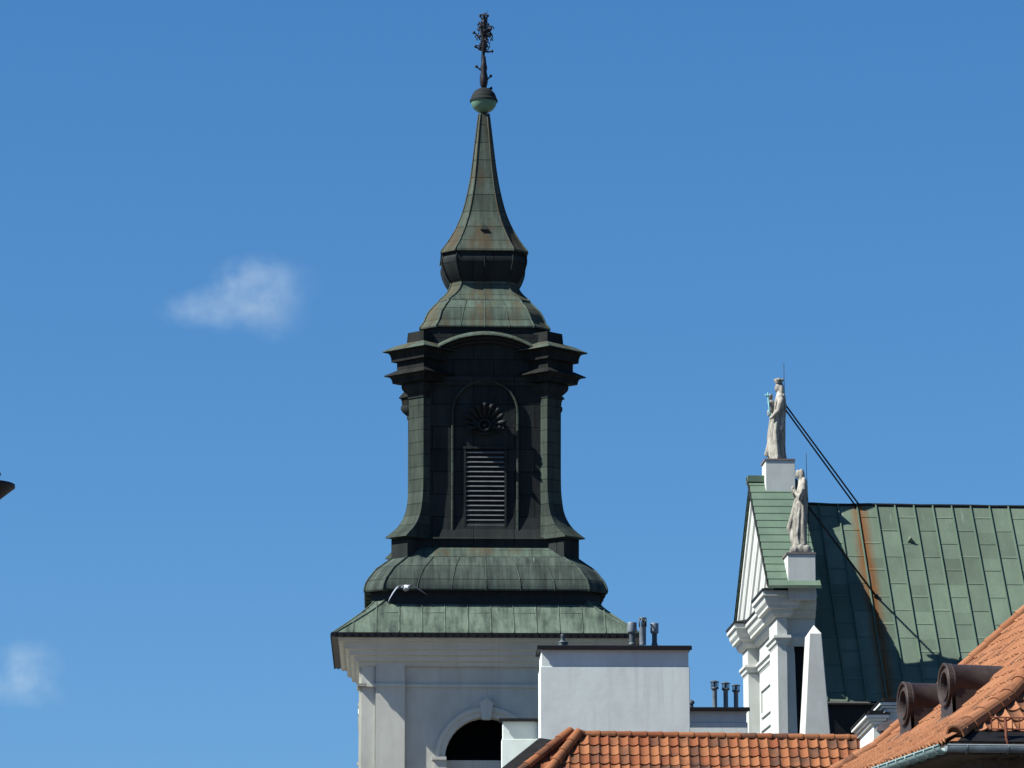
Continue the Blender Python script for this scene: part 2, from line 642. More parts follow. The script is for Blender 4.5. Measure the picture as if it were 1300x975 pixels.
# band under the frieze
bd = MB()
for rt in ROT4:
    def bb(x0, x1, yo, z0, z1):
        p = [rt @ Vector((x, y, z)) for z in (z0, z1) for y in (-yo, -a_wall + .05) for x in (x0, x1)]
        for q in ((0, 2, 3, 1), (4, 5, 7, 6), (0, 1, 5, 4), (2, 6, 7, 3), (0, 4, 6, 2), (1, 3, 7, 5)):
            bd.face([p[i] for i in q])
    zb0, zb1 = tz(873, a_wall), tz(869, a_wall)
    bb(-tm(99.7, RW), tm(99.7, RW), a_wall + .05, zb0, zb1)
    for s in (-1, 1):
        bb(*sorted((s * tm(99.5, RW), s * tm(136.4, RW))), a_pil + .045, zb0 - .004, zb1 + .004)
        bb(*sorted((s * tm(136.6, RW), s * (a_strip + .10))), a_strip + .10, zb0 + .002, zb1 - .002)
bd.build('frieze_band', M['tower_white'], tower)

# main cornice, stepped
cor = MB()
lv = [(809, 182.0), (814, 180.5), (814.5, 174), (823, 173), (824.5, 168), (830, 167), (831.5, 162), (837, 160.5), (838.5, 156.5), (843, 155.5), (843.5, 150)]
rg = []
for row, hw in lv:
    a = tm(hw, row)
    rg.append(sq(a, tz(row, tm(183, row))))
cor.loft(list(reversed(rg)), cap1=True)
cor.build('cornice', M['tower_white'], tower)

# arch surround, keystone, imposts, louvre
for rt in ROT4:
    fr, key, lou = MB(), MB(), MB()
    N = 28
    r1 = tm(63, 940)
    prof = [(r_open + .01, -a_wall + .1), (r_open + .01, -a_wall - .05), (r_open + tm(7, 940), -a_wall - .055), (r_open + tm(7.3, 940), -a_wall - .085),
            (r1, -a_wall - .085), (r1, -a_wall + .02)]
    rings = []
    for i in range(N + 1):
        t = math.pi * i / N
        rings.append([rt @ Vector((-r * math.cos(t), y, z_spring + r * math.sin(t))) for r, y in prof])
    for a, b in zip(rings, rings[1:]):
        for k in range(len(prof) - 1):
            fr.face([a[k], b[k], b[k + 1], a[k + 1]])
    for s in (-1, 1):
        imp = MB()
        ring0 = [rt @ Vector((s * r, y, z_spring - .3)) for r, y in prof]
        ring1 = [rt @ Vector((s * r, y, 3)) for r, y in prof]
        for k in range(len(prof) - 1):
            fr.face([ring0[k], ring1[k], ring1[k + 1], ring0[k + 1]])
        for (zz0, zz1, pr) in ((z_spring - .24, z_spring + .0, .13), (z_spring - .04, z_spring + .03, .17)):
            x0, x1 = r_open - .03 + (0.004 if pr > .15 else 0), r1 + .02 + (.05 if pr > .15 else 0)
            p = [rt @ Vector((s * x, y, z)) for z in (zz0, zz1) for y in (-a_wall - pr, -a_wall + .05) for x in (x0, x1)]
            for q in ((0, 2, 3, 1), (4, 5, 7, 6), (0, 1, 5, 4), (2, 6, 7, 3), (0, 4, 6, 2), (1, 3, 7, 5)):
                imp.face([p[i] for i in q])
        imp.build('impost', M['tower_white'], tower)
    # keystone: wedge with a small pointed cap
    zk0, zk1, zk2, zk3 = tz(914, a_wall), tz(897, a_wall), tz(893.5, a_wall), tz(886, a_wall)
    y0, y1 = -a_wall - .16, -a_wall + .04
    w0, w1, w2 = tm(5.5, 900), tm(7.5, 900), tm(9, 900)
    pts = [(-w0, zk0), (w0, zk0), (w1, zk1), (w2, zk2), (0, zk3), (-w2, zk2), (-w1, zk1)]
    f0 = [rt @ Vector((x, y0, z)) for x, z in pts]
    f1 = [rt @ Vector((x, y1, z)) for x, z in pts]
    key.face(f0)
    for i in range(len(pts)):
        j = (i + 1) % len(pts)
        key.face([f0[j], f0[i], f1[i], f1[j]])
    # dark louvres inside
    y = -a_wall + .42
    lou.face([rt @ Vector(p) for p in ((-r_open - .1, y + .12, z_sill - .2), (r_open + .1, y + .12, z_sill - .2), (r_open + .1, y + .12, z_spring + r_open + .1), (-r_open - .1, y + .12, z_spring + r_open + .1))])
    for k in range(16):
        z = z_spring + .02 + k * .075
        hw = math.sqrt(max(0.0, r_open ** 2 - (z - z_spring) ** 2))
        if hw < .1:
            continue
        p = [rt @ Vector(q) for q in ((-hw, y - .05, z), (hw, y - .05, z), (hw, y + .1, z + .07), (-hw, y + .1, z + .07))]
        lou.face(p)
        lou.face([q - Vector((0, 0, .012)) for q in reversed(p)])
    fr.build('arch_surround', M['tower_white'], tower)
    key.build('keystone', M['tower_white'], tower)
    lou.build('louvre', M['black'], tower)
for rt in ROT4:
    pn = MB()
    p = [rt @ Vector((x, y, z)) for z in (z_sill - .1, z_spring - .02) for y in (-a_wall + .28, -a_wall + .33) for x in (-r_open - .05, r_open + .05)]
    for q in ((0, 2, 3, 1), (4, 5, 7, 6), (0, 1, 5, 4), (2, 6, 7, 3), (0, 4, 6, 2), (1, 3, 7, 5)):
        pn.face([p[i] for i in q])
    pn.build('window_panel', M['tower_white'], tower)

# --- eaves skirt roof with standing seams, and gutter
sk = subdiv([(755, 131, 13), (765, 139.5, 12), (774, 149, 10), (788, 167, 7), (803.5, 188, 3)], 3)
n_s = 13
step = tm(28, 780)


def skirt_seams(hb, rg):
    for rt in ROT4:
        for k in range(-7, 8):
            x = (k + .18) * step
            pts = []
            for r in rg:
                a = -r[0][1]
                if abs(x) < a - .04:
                    pts.append(rt @ Vector((x, -a - .004, r[0][2])))
            if len(pts) > 1:
                hb.tube(pts, .018, 4)
            for j, fr_ in ((1, .45), (0, .62)):       # cross folds
                if (k % 2) == j:
                    i = int(fr_ * (len(rg) - 1))
                    r = rg[i]
                    a = -r[0][1]
                    if abs(x) < a and abs(x + step) < a:
                        hb.tube([rt @ Vector((x, -a - .004, r[0][2])), rt @ Vector((x + step, -a - .004, r[0][2]))], .007, 4)


skr = oct_loft('skirt_roof', sk, M['cu_skirt'], hip_r=.026, extra=skirt_seams)
gt = MB()
a0, a1 = tm(190, 805), tm(178, 805)
zg0, zg1 = tz(808.8, a0), tz(803.2, a0)
for rt in ROT4:
    gt.face([rt @ Vector(p) for p in ((-a0, -a0, zg0), (a0, -a0, zg0), (a0, -a0, zg1), (-a0, -a0, zg1))])
    gt.face([rt @ Vector(p) for p in ((-a1, -a1, zg0), (a1, -a1, zg0), (a0, -a0, zg0), (-a0, -a0, zg0))])
    gt.face([rt @ Vector(p) for p in ((-a0, -a0, zg1), (a0, -a0, zg1), (a1, -a1, zg1 + .02), (-a1, -a1, zg1 + .02))])
    n = 40
    for k in range(n):
        x = -a0 + (k + .5) * 2 * a0 / n
        p = [rt @ Vector((xx, y, z)) for z in (zg0 - .02, zg1 - .01) for y in (-a0 - .018, -a0 + .01) for xx in (x - .015, x + .015)]
        for q in ((0, 2, 3, 1), (4, 5, 7, 6), (0, 1, 5, 4), (2, 6, 7, 3), (0, 4, 6, 2), (1, 3, 7, 5)):
            gt.face([p[i] for i in q])
gt.build('gutter', M['gutter_dark'], tower)

# --- neck, lower dome, sill
oct_loft('neck', [(745, 141, 22), (770, 142, 22)], M['cu_black'], hips=False)  # shade below the dome rim painted in with near-black copper
oct_loft('lower_dome', [(707, 114, 18)] + subdiv([(708, 117, 19), (713, 124, 20), (721, 135, 21), (729, 141.5, 22), (735, 146, 22.5), (742, 149, 23), (747.5, 150, 23)], 3) + [(749.5, 149.5, 23), (750, 141, 22)],
         M['cu_dome'], hip_r=.028, seams=6)
oct_loft('sill_roof', [(695.5, 98, 14), (697, 101, 14), (703, 109, 16), (706.5, 115, 18), (707.8, 115, 18)], M['cu_upper'], hips=False)
oct_loft('plinth_wall', [(682, 99.5, 14), (684, 100.5, 14), (684.5, 97, 14), (696, 97, 14)], M['cu_dark'], hips=False)

# --- belfry body: chamfered square with diagonal corner pilasters
body = MB()
lv = [(424, 86, 11), (470, 87, 12), (620, 87, 12), (655, 88.5, 12), (672, 91, 12.5), (682.5, 95, 13)]
body.loft(oct_rings(lv), cap1=True, arcv=True)
body.build('belfry_wall', M['cu_dark'], tower)

Q = 1 / math.sqrt(2)


def diag(name, mat, levels, din=88, smooth=False, far=None):
    """levels: (row, outward distance px, half width px); one piece on each of the four diagonals"""
    for k in range(4):
        mb = MB()
        lv_ = (far or levels) if k in (2, 3) else levels
        rt = Matrix.Rotation(k * math.pi / 2, 3, 'Z')
        rings = []
        for row, d, wd in lv_:
            off = tm((d - wd) * Q, row)
            z = tz(row, off)
            dd, ww, di = tm(d, row), tm(wd, row), tm(din, row)
            # local diagonal towards (-1,-1); tangent (1,-1)
            def pt(o, s):
                return rt @ Vector((-o * Q + s * Q, -o * Q - s * Q, z))
            rings.append([pt(dd, -ww), pt(dd, ww), pt(di, ww), pt(di, -ww)])
        mb.loft(list(reversed(rings)), cap0=True, cap1=True, arcv=True, smooth=smooth)
        mb.build(name, mat, tower)


pd, pw = 121.6, 12.7
diag('corner_pilaster', M['cu_pil'], subdiv([(500, pd, pw), (560, pd, pw), (615, pd + .3, pw), (635, pd + 2, pw + .3), (650, pd + 5, pw + .7), (662, pd + 11, pw + 1.7), (672, pd + 20, pw + 3), (682.3, pd + 35, pw + 5.6)], 3)
     + [(684, pd + 36, pw + 6), (684.3, pd + 33, pw + 3)])
diag('corner_pedestal', M['cu_dark'], [(684.2, pd + 29.5, pw + 1.3), (716, pd + 29.5, pw + 1.3)], din=60)
diag('capital', M['cu_dark'], [(488.5, pd + 5, pw + 5)] + subdiv([(489, pd + 6.5, pw + 6), (493, pd + 7, pw + 6.3), (497, pd + 5.5, pw + 5), (501.5, pd + 2, pw + 1.5)], 4) + [(502, pd + 1.3, pw + .8), (507, pd + 1.3, pw + .8), (507.5, pd, pw)], smooth=False)
t_ = [(436, 1.6), (437, 3), (440, 11.2), (447, 23.2), (448, 23.7), (448.3, 21)]
diag('cornice_sheet', M['cu_upper'], [(r, pd + o, pw + o) for r, o in t_], din=72, far=[(r, pd + o * .38, pw + o * .38) for r, o in t_])
o_ = [(423.5, 1), (437, 2), (440, 10), (447, 22), (448.6, 23.4), (449.6, 18.5), (452, 16.8), (456, 15.8), (461, 15.5), (461.3, 10.6), (471.5, 10.6), (472, 12), (478, 22), (479.2, 22.3), (480.4, 17.2), (483, 15.4), (488.2, 14.5), (488.5, 5)]
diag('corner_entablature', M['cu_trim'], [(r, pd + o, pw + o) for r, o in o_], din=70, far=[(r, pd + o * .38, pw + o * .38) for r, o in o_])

# --- curved hood over each face
aw = tm(86, 430)
xa = tm(64, 440)
Rr = (60 ** 2 + 17 ** 2) / (2 * 17)
path = []
for i in range(25):
    x = -66 + i * 5.5
    if abs(x) < 60:
        row = 423.8 + (Rr - math.sqrt(Rr * Rr - x * x))
    else:
        row = 440.5 + (abs(x) - 60) * -.1
    path.append((x, row))
HO = 20
hprof = [(0, 7.5), (7, 5), (14, 2.6), (HO, .5), (HO + .4, -1.2)]
hlow = [(HO + .2, -1.25), (HO - 2, -2), (12, -3), (11.5, -4.5), (6, -6), (5.5, -8), (3, -9.5), (0, -10)]  # underside split off so its shade is painted near-black
for rt in ROT4:
    ho = None
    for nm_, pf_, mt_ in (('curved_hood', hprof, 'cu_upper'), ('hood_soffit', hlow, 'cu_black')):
        hd = MB()
        rings = []
        for x, row in path:
            z = tz(row, aw + tm(HO, row))
            rings.append([rt @ Vector((tm(x, row), -aw - tm(o, row) + (.02 if o == 0 else 0), z + tm(u, row))) for o, u in pf_])
        for a, b in zip(rings, rings[1:]):
            for k in range(len(pf_) - 1):
                hd.face([b[k], a[k], a[k + 1], b[k + 1]])
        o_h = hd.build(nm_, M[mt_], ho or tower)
        ho = ho or o_h
for rt in ROT4:
    ar = MB()
    for (r0, r1, o) in ((478, 483, 5), (483.2, 489, 3)):
        a = tm(87 + o, 480)
        p = [rt @ Vector((x, y, z)) for z in (tz(r1, a), tz(r0, a)) for y in (-a, -aw + .1) for x in (-tm(70, 480), tm(70, 480))]
        for q in ((0, 2, 3, 1), (4, 5, 7, 6), (0, 1, 5, 4), (2, 6, 7, 3), (0, 4, 6, 2), (1, 3, 7, 5)):
            ar.face([p[i] for i in q])
    ar.build('architrave', M['cu_dark'], tower)

# --- niche frame ribs, louvred window, shell on each face
af = tm(87, 580)
for rt in ROT4:
    rib = MB()
    rr = tm(40.5, 520)
    zc = tz(524, af)
    line = [(-rr, tz(682, af)), (-rr, zc)] + [(-rr * math.cos(math.pi * i / 18), zc + rr * math.sin(math.pi * i / 18)) for i in range(1, 18)] + [(rr, zc), (rr, tz(682, af))]
    wd, dp = tm(1.6, 560), tm(4.5, 560)
    rings = []
    for i, (x, z) in enumerate(line):
        if x == 0:
            n = Vector((0, 0, 1))
        if z <= zc + 1e-6:
            n = Vector((math.copysign(1, x), 0, 0))
        else:
            n = Vector((x, 0, z - zc)).normalized()
        c = Vector((x, 0, z))
        rings.append([rt @ (c + n * sx_ + Vector((0, yy, 0))) for sx_, yy in ((-wd, -af + .03), (-wd, -af - dp * .7), (-wd * .4, -af - dp), (wd * .4, -af - dp), (wd, -af - dp * .7), (wd, -af + .03))])
    for a, b in zip(rings, rings[1:]):
        for k in range(5):
            rib.face([a[k], b[k], b[k + 1], a[k + 1]], smooth=False)
    rib.face(rings[0])
    rib.face(rings[-1])
    rib.build('niche_moulding', M['cu_pil'], tower)
for ki, rt in enumerate(ROT4):
    lf = MB()
    zt, zb = tz(571, af), tz(681.5, af)
    xw = tm(24, 600)
    t = tm(2.6, 600)

    def bx2(mb, x0, x1, y0, y1, z0, z1):
        p = [rt @ Vector((x, y, z)) for z in (z0, z1) for y in (y0, y1) for x in (x0, x1)]
        for q in ((0, 2, 3, 1), (4, 5, 7, 6), (0, 1, 5, 4), (2, 6, 7, 3), (0, 4, 6, 2), (1, 3, 7, 5)):
            mb.face([p[i] for i in q])
    pr = af + tm(3.5, 600)
    bx2(lf, -xw - t, -xw, -pr, -af + .05, zb, zt + t)
    bx2(lf, xw, xw + t, -pr, -af + .05, zb, zt + t)
    bx2(lf, -xw - t - .02, xw + t + .02, -pr - .012, -af + .05, zt + t * .3, zt + t * 1.4)
    lo_ = lf.build('louvre_window', M['cu_dark'], tower)
    bk = MB()
    bx2(bk, -xw + .002, xw - .002, -af - .012, -af + .02, zb, zt)  # black panel painted for the unlit space behind the slats
    bk.build('dark_opening', M['black'], lo_)
    sl_ = MB()
    n = 18
    for k in range(n):
        z = zb + (k + .35) * (zt - zb) / n
        hgt = (zt - zb) / n
        # slat: tilted board, thick nose
        sec = [(-af - .016, z + hgt * .34), (-pr + .012, z + .006), (-pr + .004, z - .004), (-pr + .010, z - .018), (-af - .016, z + hgt * .2)]
        a = [rt @ Vector((-xw + .004, y, zz)) for y, zz in sec]
        b = [rt @ Vector((xw - .004, y, zz)) for y, zz in sec]
        for i in range(len(sec)):
            j = (i + 1) % len(sec)
            sl_.face([a[i], b[i], b[j], a[j]])
        sl_.face(a)
        sl_.face(list(reversed(b)))
    sl_.build('slats', M['slat'], lo_)

    if ki in (1, 3):
        continue
    sh = MB()
    cs = Vector((tm(-1, 540), -af - .03, tz(541, af)))
    for k in range(11):
        th = R(-12 + k * 204 / 10)
        dx, dz = math.cos(th), math.sin(th)
        pts, rs = [], []
        L = tm(27 if k not in (0, 10) else 21, 540)
        for q in range(7):
            s_ = q / 6
            out = .05 + .17 * s_ ** 1.5
            pts.append(rt @ (cs + Vector((dx * L * (.22 + .78 * s_), -out, dz * L * (.22 + .78 * s_)))))
            rs.append(.022 + .045 * s_ - (.03 if q == 6 else 0))
        sh.tube(pts, rs, 7)
    # webbing between ribs
    for k in range(10):
        for q in range(6):
            quad = []
            for kk, qq in ((k, q), (k + 1, q), (k + 1, q + 1), (k, q + 1)):
                th = R(-12 + kk * 204 / 10)
                s_ = qq / 6
                L = tm(24, 540)
                quad.append(rt @ (cs + Vector((math.cos(th) * L * (.22 + .78 * s_), -.03 - .14 * s_ ** 1.5, math.sin(th) * L * (.22 + .78 * s_)))))
            sh.face(quad, smooth=True)
    so_ = sh.build('shell_ornament', M['cu_black'], tower)
    ro = MB()
    ro.tube([rt @ (cs + Vector((.13 * math.cos(a), -.13, .13 * math.sin(a)))) for a in [2 * math.pi * i / 14 for i in range(15)]], .035, 6)
    ro.ell(rt @ (cs + Vector((0, -.1, 0))), .07, .07, .07, 10, 6)
    for s in (-1, 1):
        ro.tube([rt @ (cs + Vector((s * (.22 + .09 * math.cos(a) * (1 - a / 9)), -.10, .02 + .09 * math.sin(a) * (1 - a / 9)))) for a in [i * .5 for i in range(14)]], .03, 6)
    ro.tube([rt @ (cs + Vector((x, -.08, -.13 - .06 * (1 - (x / .3) ** 2)))) for x in (-.3, -.2, -.1, 0, .1, .2, .3)], [.02, .03, .04, .045, .04, .03, .02], 6)
    ro.build('rosette', M['cu_black'], so_)

# --- upper stages
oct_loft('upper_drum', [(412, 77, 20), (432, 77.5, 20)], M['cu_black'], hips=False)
oct_loft('upper_dome', [(380.2, 55, 12)] + subdiv([(380.8, 57, 12.5), (384.5, 61, 14), (390, 67, 16), (396, 71.5, 17), (401, 74, 18), (406, 76, 18.5), (410, 79, 19.5), (413.2, 81.5, 20)], 3) + [(415, 81.3, 20), (415.6, 77, 19)],
         M['cu_upper'], hip_r=.024, seams=4)
oct_loft('flared_collar', subdiv([(357, 42, 13), (362, 42.5, 13), (368, 45.5, 13), (374, 50.5, 12.5), (379.5, 57, 12)], 3) + [(381.2, 57.6, 12), (381.6, 54, 12)], M['cu_upper'], hip_r=.022, seams=2)
oct_loft('bulb', [(317.5, 53, 17.3)] + subdiv([(318, 50.5, 17), (321, 51, 17), (324.5, 53, 17.3), (330, 53, 17.3), (337, 51.3, 16.8), (345, 48.5, 16), (352, 45, 14.5), (358, 41.5, 13)], 3),
         M['cu_dark'], hip_r=.022, seams=2)
oct_loft('spire', subdiv([(144, 6, 2.2), (149, 7.2, 2.5), (186, 11.6, 3.8), (217, 15.6, 5.1), (241.5, 20, 6.6), (266, 26.3, 8.6), (284.6, 33.8, 11), (301, 43.3, 14), (310, 50, 16.2), (315, 54.2, 17.5)], 3) + [(317.6, 54.8, 17.6), (318, 51, 17)],
         M['cu_spire'], hip_r=.02)
# little vent hood on the spire
vh = MB()
zc, a_s = tz(292, tm(38, 292)), tm(36.5, 288)
vh.face([(-.09, -a_s - .10, zc), (.09, -a_s - .10, zc), (0, -a_s + .1, zc + .2)])
vh.face([(-.09, -a_s - .10, zc), (0, -a_s + .1, zc + .2), (-.12, -a_s + .1, zc)])
vh.face([(.09, -a_s - .10, zc), (.12, -a_s + .1, zc), (0, -a_s + .1, zc + .2)])
vh.build('vent_hood', M['cu_black'], tower)

# --- ball and wrought-iron cross
def lathe(mb, prof, seg=24, c=(0, 0), smooth=True):
    rings = [[(c[0] + r * math.cos(2 * math.pi * k / seg), c[1] + r * math.sin(2 * math.pi * k / seg), z) for k in range(seg)] for r, z in prof]
    for a, b in zip(rings, rings[1:]):
        for k in range(seg):
            l = (k + 1) % seg
            mb.face([a[k], a[l], b[l], b[k]], smooth=smooth)


zb = tz(128, 0)
rb = tm(16.6, 128)
bl = MB()
lathe(bl, [(rb * math.sin(t), zb - rb * math.cos(t) * .98) for t in [R(8 + i * 8.5) for i in range(11)]])
ball = bl.build('ball', M['cu_ball'], tower)
bt = MB()
lathe(bt, [(rb * 1.06, zb - .03), (rb * 1.08, zb + .0), (rb * 1.05, zb + .03)] + [(rb * math.cos(t), zb + rb * math.sin(t) * 1.02) for t in [R(5 + i * 8.2) for i in range(11)]])
bt.build('ball_cap', M['cu_dark'], ball)
fi = MB()
zt = lambda r: tz(r, 0)
fi.tube([(0, 0, zt(113)), (-.02, 0, zt(75)), (.02, 0, zt(40)), (.03, 0, zt(16))], [.05, .045, .035, .012], 7)
lathe(fi, [(.03, zt(113)), (.075, zt(110)), (.10, zt(104)), (.095, zt(97)), (.07, zt(91)), (.085, zt(86)), (.06, zt(80)), (.045, zt(72))], 10)
lathe(fi, [(.03, zt(68)), (.05, zt(65)), (.085, zt(60)), (.06, zt(55)), (.075, zt(49)), (.095, zt(43)), (.07, zt(37)), (.075, zt(32)), (.04, zt(26)), (.03, zt(22)), (.05, zt(20)), (.02, zt(17))], 9)
rnd = random.Random(4)
# arms run in depth, so the cross shows edge-on; curls of strap iron hang on both arms
for s in (-1, 1):
    fi.tube([(0, 0, zt(45)), (s * .06, s * .5, zt(45)), (s * .08, s * .85, zt(44))], .03, 6)
for k in range(48):
    row = rnd.choice([24, 29, 33, 38, 42, 46, 50, 54, 58, 62]) + rnd.uniform(-2, 2)
    sgn = rnd.choice((-1, 1))
    reach = .19 * (1 - abs(row - 50) / 42) + .015
    c = Vector((sgn * rnd.uniform(.03, reach), rnd.uniform(-.45, .45), zt(row)))
    r0 = rnd.uniform(.035, .075)
    ph = rnd.uniform(0, 6.28)
    tilt = rnd.uniform(-.6, .6)
    fi.tube([c + Vector((math.cos(ph + a) * r0 * (1 - a / 8), tilt * math.sin(ph + a) * r0, math.sin(ph + a) * r0 * (1 - a / 8))) for a in [i * .7 for i in range(8)]], .014, 5)
for (row, sx_, ex) in ((60, 1, 70), (60, -1, 58), (43, -1, 40), (38, 1, 35), (42, 1, 46), (22, -1, 18), (22, 1, 18), (85, -1, 84), (98, 1, 95), (107, 1, 112)):
    rr = {60: .2, 43: .24, 38: .17, 42: .18, 22: .09, 85: .18, 98: .17, 107: .18}[row]
    a, b = Vector((0, 0, zt(row + 4))), Vector((sx_ * rr, 0, zt((row + ex) / 2 if row != 107 else 112)))
    fi.tube([a, a.lerp(b, .5) + Vector((0, 0, -.03)), b], [.03, .025, .012], 6)
    fi.ell(b, .035, .035, .04, 8, 6)
fi.tube([(.08, .1, zt(30)), (.085, .1, zt(12))], .006, 5)
fi.build('cross_finial', M['iron'], tower)

# ================================================================== CHURCH
CY = 96.5
CROT = R(2.3)
CO = P(978, 745, CY)
church = empty('church', (CO.x, CO.y, 0), CROT,
               'white church with stepped gable front and long green copper roof', 'church')
CINV = Matrix.Rotation(-CROT, 3, 'Z')
CROTM = Matrix.Rotation(CROT, 3, 'Z')


def cl(px, row, u):
    """church-local point seen at a photo pixel, about u metres behind the near corner"""
    p = P(px, row, CY + u)
    q = CINV @ (p - Vector((CO.x, CO.y, 0)))
    return q


def cz(row, u):
    return zr(row, CY + u)


zN = cz(745, 0)
zA = cz(608, 5)
zF = zN
THK = 1.3
XW = .55
WYN, WYF = .95, 9.9
# facade body
fb = MB()
fb.box(XW + .015, THK - .02, 1.42, WYF, 0, zN - .1)
fb.box(.47, .72, 1.05, 1.45, 0, cz(811, 0))            # corner pier
fb.box(.52, THK - .05, 1.07, 1.46, cz(811, 0) - .02, cz(757, 0))  # frieze over the pier
fb.box(.44, THK - .05, WYF - .25, WYF + .15, 0, zN - .12)
# slightly battered foot on the pier
pz0, pz1 = 6.0, cz(822, 0)
fb.prism([(.475, .97, pz0), (.86, .97, pz0), (.86, 1.40, pz0), (.475, 1.40, pz0)], [(.475, 1.035, pz1), (.73, 1.035, pz1), (.73, 1.40, pz1), (.475, 1.40, pz1)])
fb.build('facade_wall', M['white_church'], church)
gw = MB()
tri0 = [(.5, .35, zN - .2), (.5, 9.65, zN - .2), (.5, 5, zA - .22)]
tri1 = [(THK - .03, p[1], p[2]) for p in tri0]
gw.face(list(reversed(tri0)))
gw.face(tri1)
for i in range(3):
    j = (i + 1) % 3
    gw.face([tri0[i], tri0[j], tri1[j], tri1[i]])
gw.build('gable_wall', M['white_church'], church)

# coping: lapped copper sheets on both rakes
cpg = MB()
n = 15
for side in (0, 1):
    for k in range(n):
        t0, t1 = k / n, (k + 1) / n
        def pt(t, lift, x):
            y = 5 * t if side == 0 else 10 - 5 * t
            z = zN + (zA - zN) * t + lift
            return Vector((x, y, z))
        xa_, xb_ = (-.05 if side == 0 else .03), THK + .03
        a, b = pt(t0 - .008, .045, xa_), pt(t0 - .008, .045, xb_)
        c, d = pt(t1, .012, xb_), pt(t1, .012, xa_)
        a2, b2, c2, d2 = [q - Vector((0, 0, .05)) for q in (a, b, c, d)]
        for q in ((a, b, c, d), (a2, b2, b, a), (d2, a2, a, d), (b2, c2, c, b), (d2, c2, b2, a2)):
            cpg.face(q if side == 0 else list(reversed(q)))
cpg.box(-.06, .52, 4.72, 5.25, zA - .12, zA + .055)
coping = cpg.build('coping', M['cu_gable'], church)
eg = MB()
for side in (0, 1):
    y0, y1 = (0, 5) if side == 0 else (10, 5)
    eg.tube([(-.06 if side == 0 else .02, y0, zN + .02), (-.06 if side == 0 else .02, y1, zA + .02)], .03 if side == 0 else .015, 5)
eg.tube([(-.06, -.01, zN + .015), (THK + .04, -.01, zN + .015)], .03, 5)
eg.build('drip_edge', M['cu_black'], coping)

# raking mouldings under the coping (stepped and sloped profile)
rk = MB()
sl_len = math.hypot(5, zA - zN)
drop = sl_len / 5
rprof = []
h, xx = .02, XW - .46
for k, (f_, g_) in enumerate(((.20, .22), (.12, .30), (.26, .24), (.14, .34), (.24, .30))):
    rprof += [(xx, h), (xx, h + f_), (xx + .05, h + f_ + .05), (xx + .08, h + f_ + g_)]
    h += f_ + g_
    xx += .085
rprof.append((XW - .01, h + .02))
for side in (0, 1):
    for (x0_, h0), (x1_, h1) in zip(rprof, rprof[1:]):
        def end(x_, h_, t):
            y = 5 * t if side == 0 else 10 - 5 * t
            return Vector((x_, y, zN + (zA - zN) * t - h_ * drop))
        lo0, hi0, lo1, hi1 = end(x0_, h0, 0), end(x0_, h0, 1), end(x1_, h1, 0), end(x1_, h1, 1)

        def clip(p_hi, p_lo):
            if p_lo.z >= zN - .05:
                return p_lo
            t = (zN - .05 - p_lo.z) / (p_hi.z - p_lo.z)
            return p_lo.lerp(p_hi, t)
        f = [clip(hi0, lo0), clip(hi1, lo1), hi1, hi0]
        rk.face(f if side == 1 else list(reversed(f)))
rk.build('raking_moulding', M['white_church'], church)


def offset_path(pts, o):
    out = []
    n = len(pts)
    for i in range(n):
        p = Vector(pts[i])
        d0 = (p - Vector(pts[i - 1])).normalized() if i > 0 else None
        d1 = (Vector(pts[i + 1]) - p).normalized() if i < n - 1 else None
        d0 = d0 or d1
        d1 = d1 or d0
        n0, n1 = Vector((d0.y, -d0.x)), Vector((d1.y, -d1.x))   # right-hand side
        m = (n0 + n1)
        m = m / max(1e-6, (1 + n0.dot(n1)))
        out.append(p + m * o)
    return out


def sweep(mb, pts, prof, sgn=1):
    """prof: (offset, z) from top to bottom"""
    rings = [[(q.x, q.y, z) for q in offset_path(pts, o * sgn)] for o, z in prof]
    for a, b in zip(rings, rings[1:]):
        for i in range(len(pts) - 1):
            mb.face([b[i], b[i + 1], a[i + 1], a[i]])
    for e in (0, -1):
        mb.face([r[e] for r in rings])


plan = [(THK - .02, 1.04), (.50, 1.04), (.50, .70), (.24, .70), (.24, 2.6), (XW, 2.6), (XW, 8.2), (.24, 8.2), (.24, 9.6), (.44, 9.6), (.44, 10.05), (THK - .02, 10.05)]
plan = list(reversed(plan))      # so that the outside is on the right-hand side
co = MB()
z_ = lambda r: cz(r, .2)
sweep(co, plan, [(0.0, z_(742)), (.40, z_(748.5)), (.41, z_(755)), (.36, z_(756)), (.33, z_(763)), (.27, z_(767)), (.265, z_(770)), (.17, z_(771.5)), (.15, z_(776)), (.07, z_(780)), (.02, z_(781))])
co.build('cornice', M['white_church'], church)
cov = MB()
sweep(cov, plan, [(0.02, z_(741)), (.43, z_(746.5)), (.435, z_(749)), (.38, z_(748.8))])
cov.build('cornice_flashing', M['cu_black'], church)
fz = MB()
sweep(fz, plan, [(.0, z_(780)), (.0, z_(803)), (.09, z_(803.5)), (.10, z_(807)), (.05, z_(809)), (.04, z_(813)), (0, z_(814)), (.0, z_(816))])
fz.build('frieze', M['white_church'], church)
for (y0, y1) in ((.71, 2.6), (8.2, 9.6)):
    pl = MB()
    pl.box(.25, .49 if y0 < 1 else XW + .02, y0, y1, 0, z_(814))
    pl.build('pilaster', M['white_church'], church)
for (za, zb_) in ((z_(838), z_(880)), (z_(892), z_(990))):
    pf = MB()
    for (y0, y1, z0, z1) in ((3.2, 7.6, za - .12, za), (3.2, 7.6, zb_, zb_ + .12), (3.2, 3.35, zb_ + .121, za - .121), (7.45, 7.6, zb_ + .121, za - .121)):
        pf.box(XW - .03, XW + .02, y0, y1, z0, z1)
    pf.build('wall_panel', M['white_church'], church)

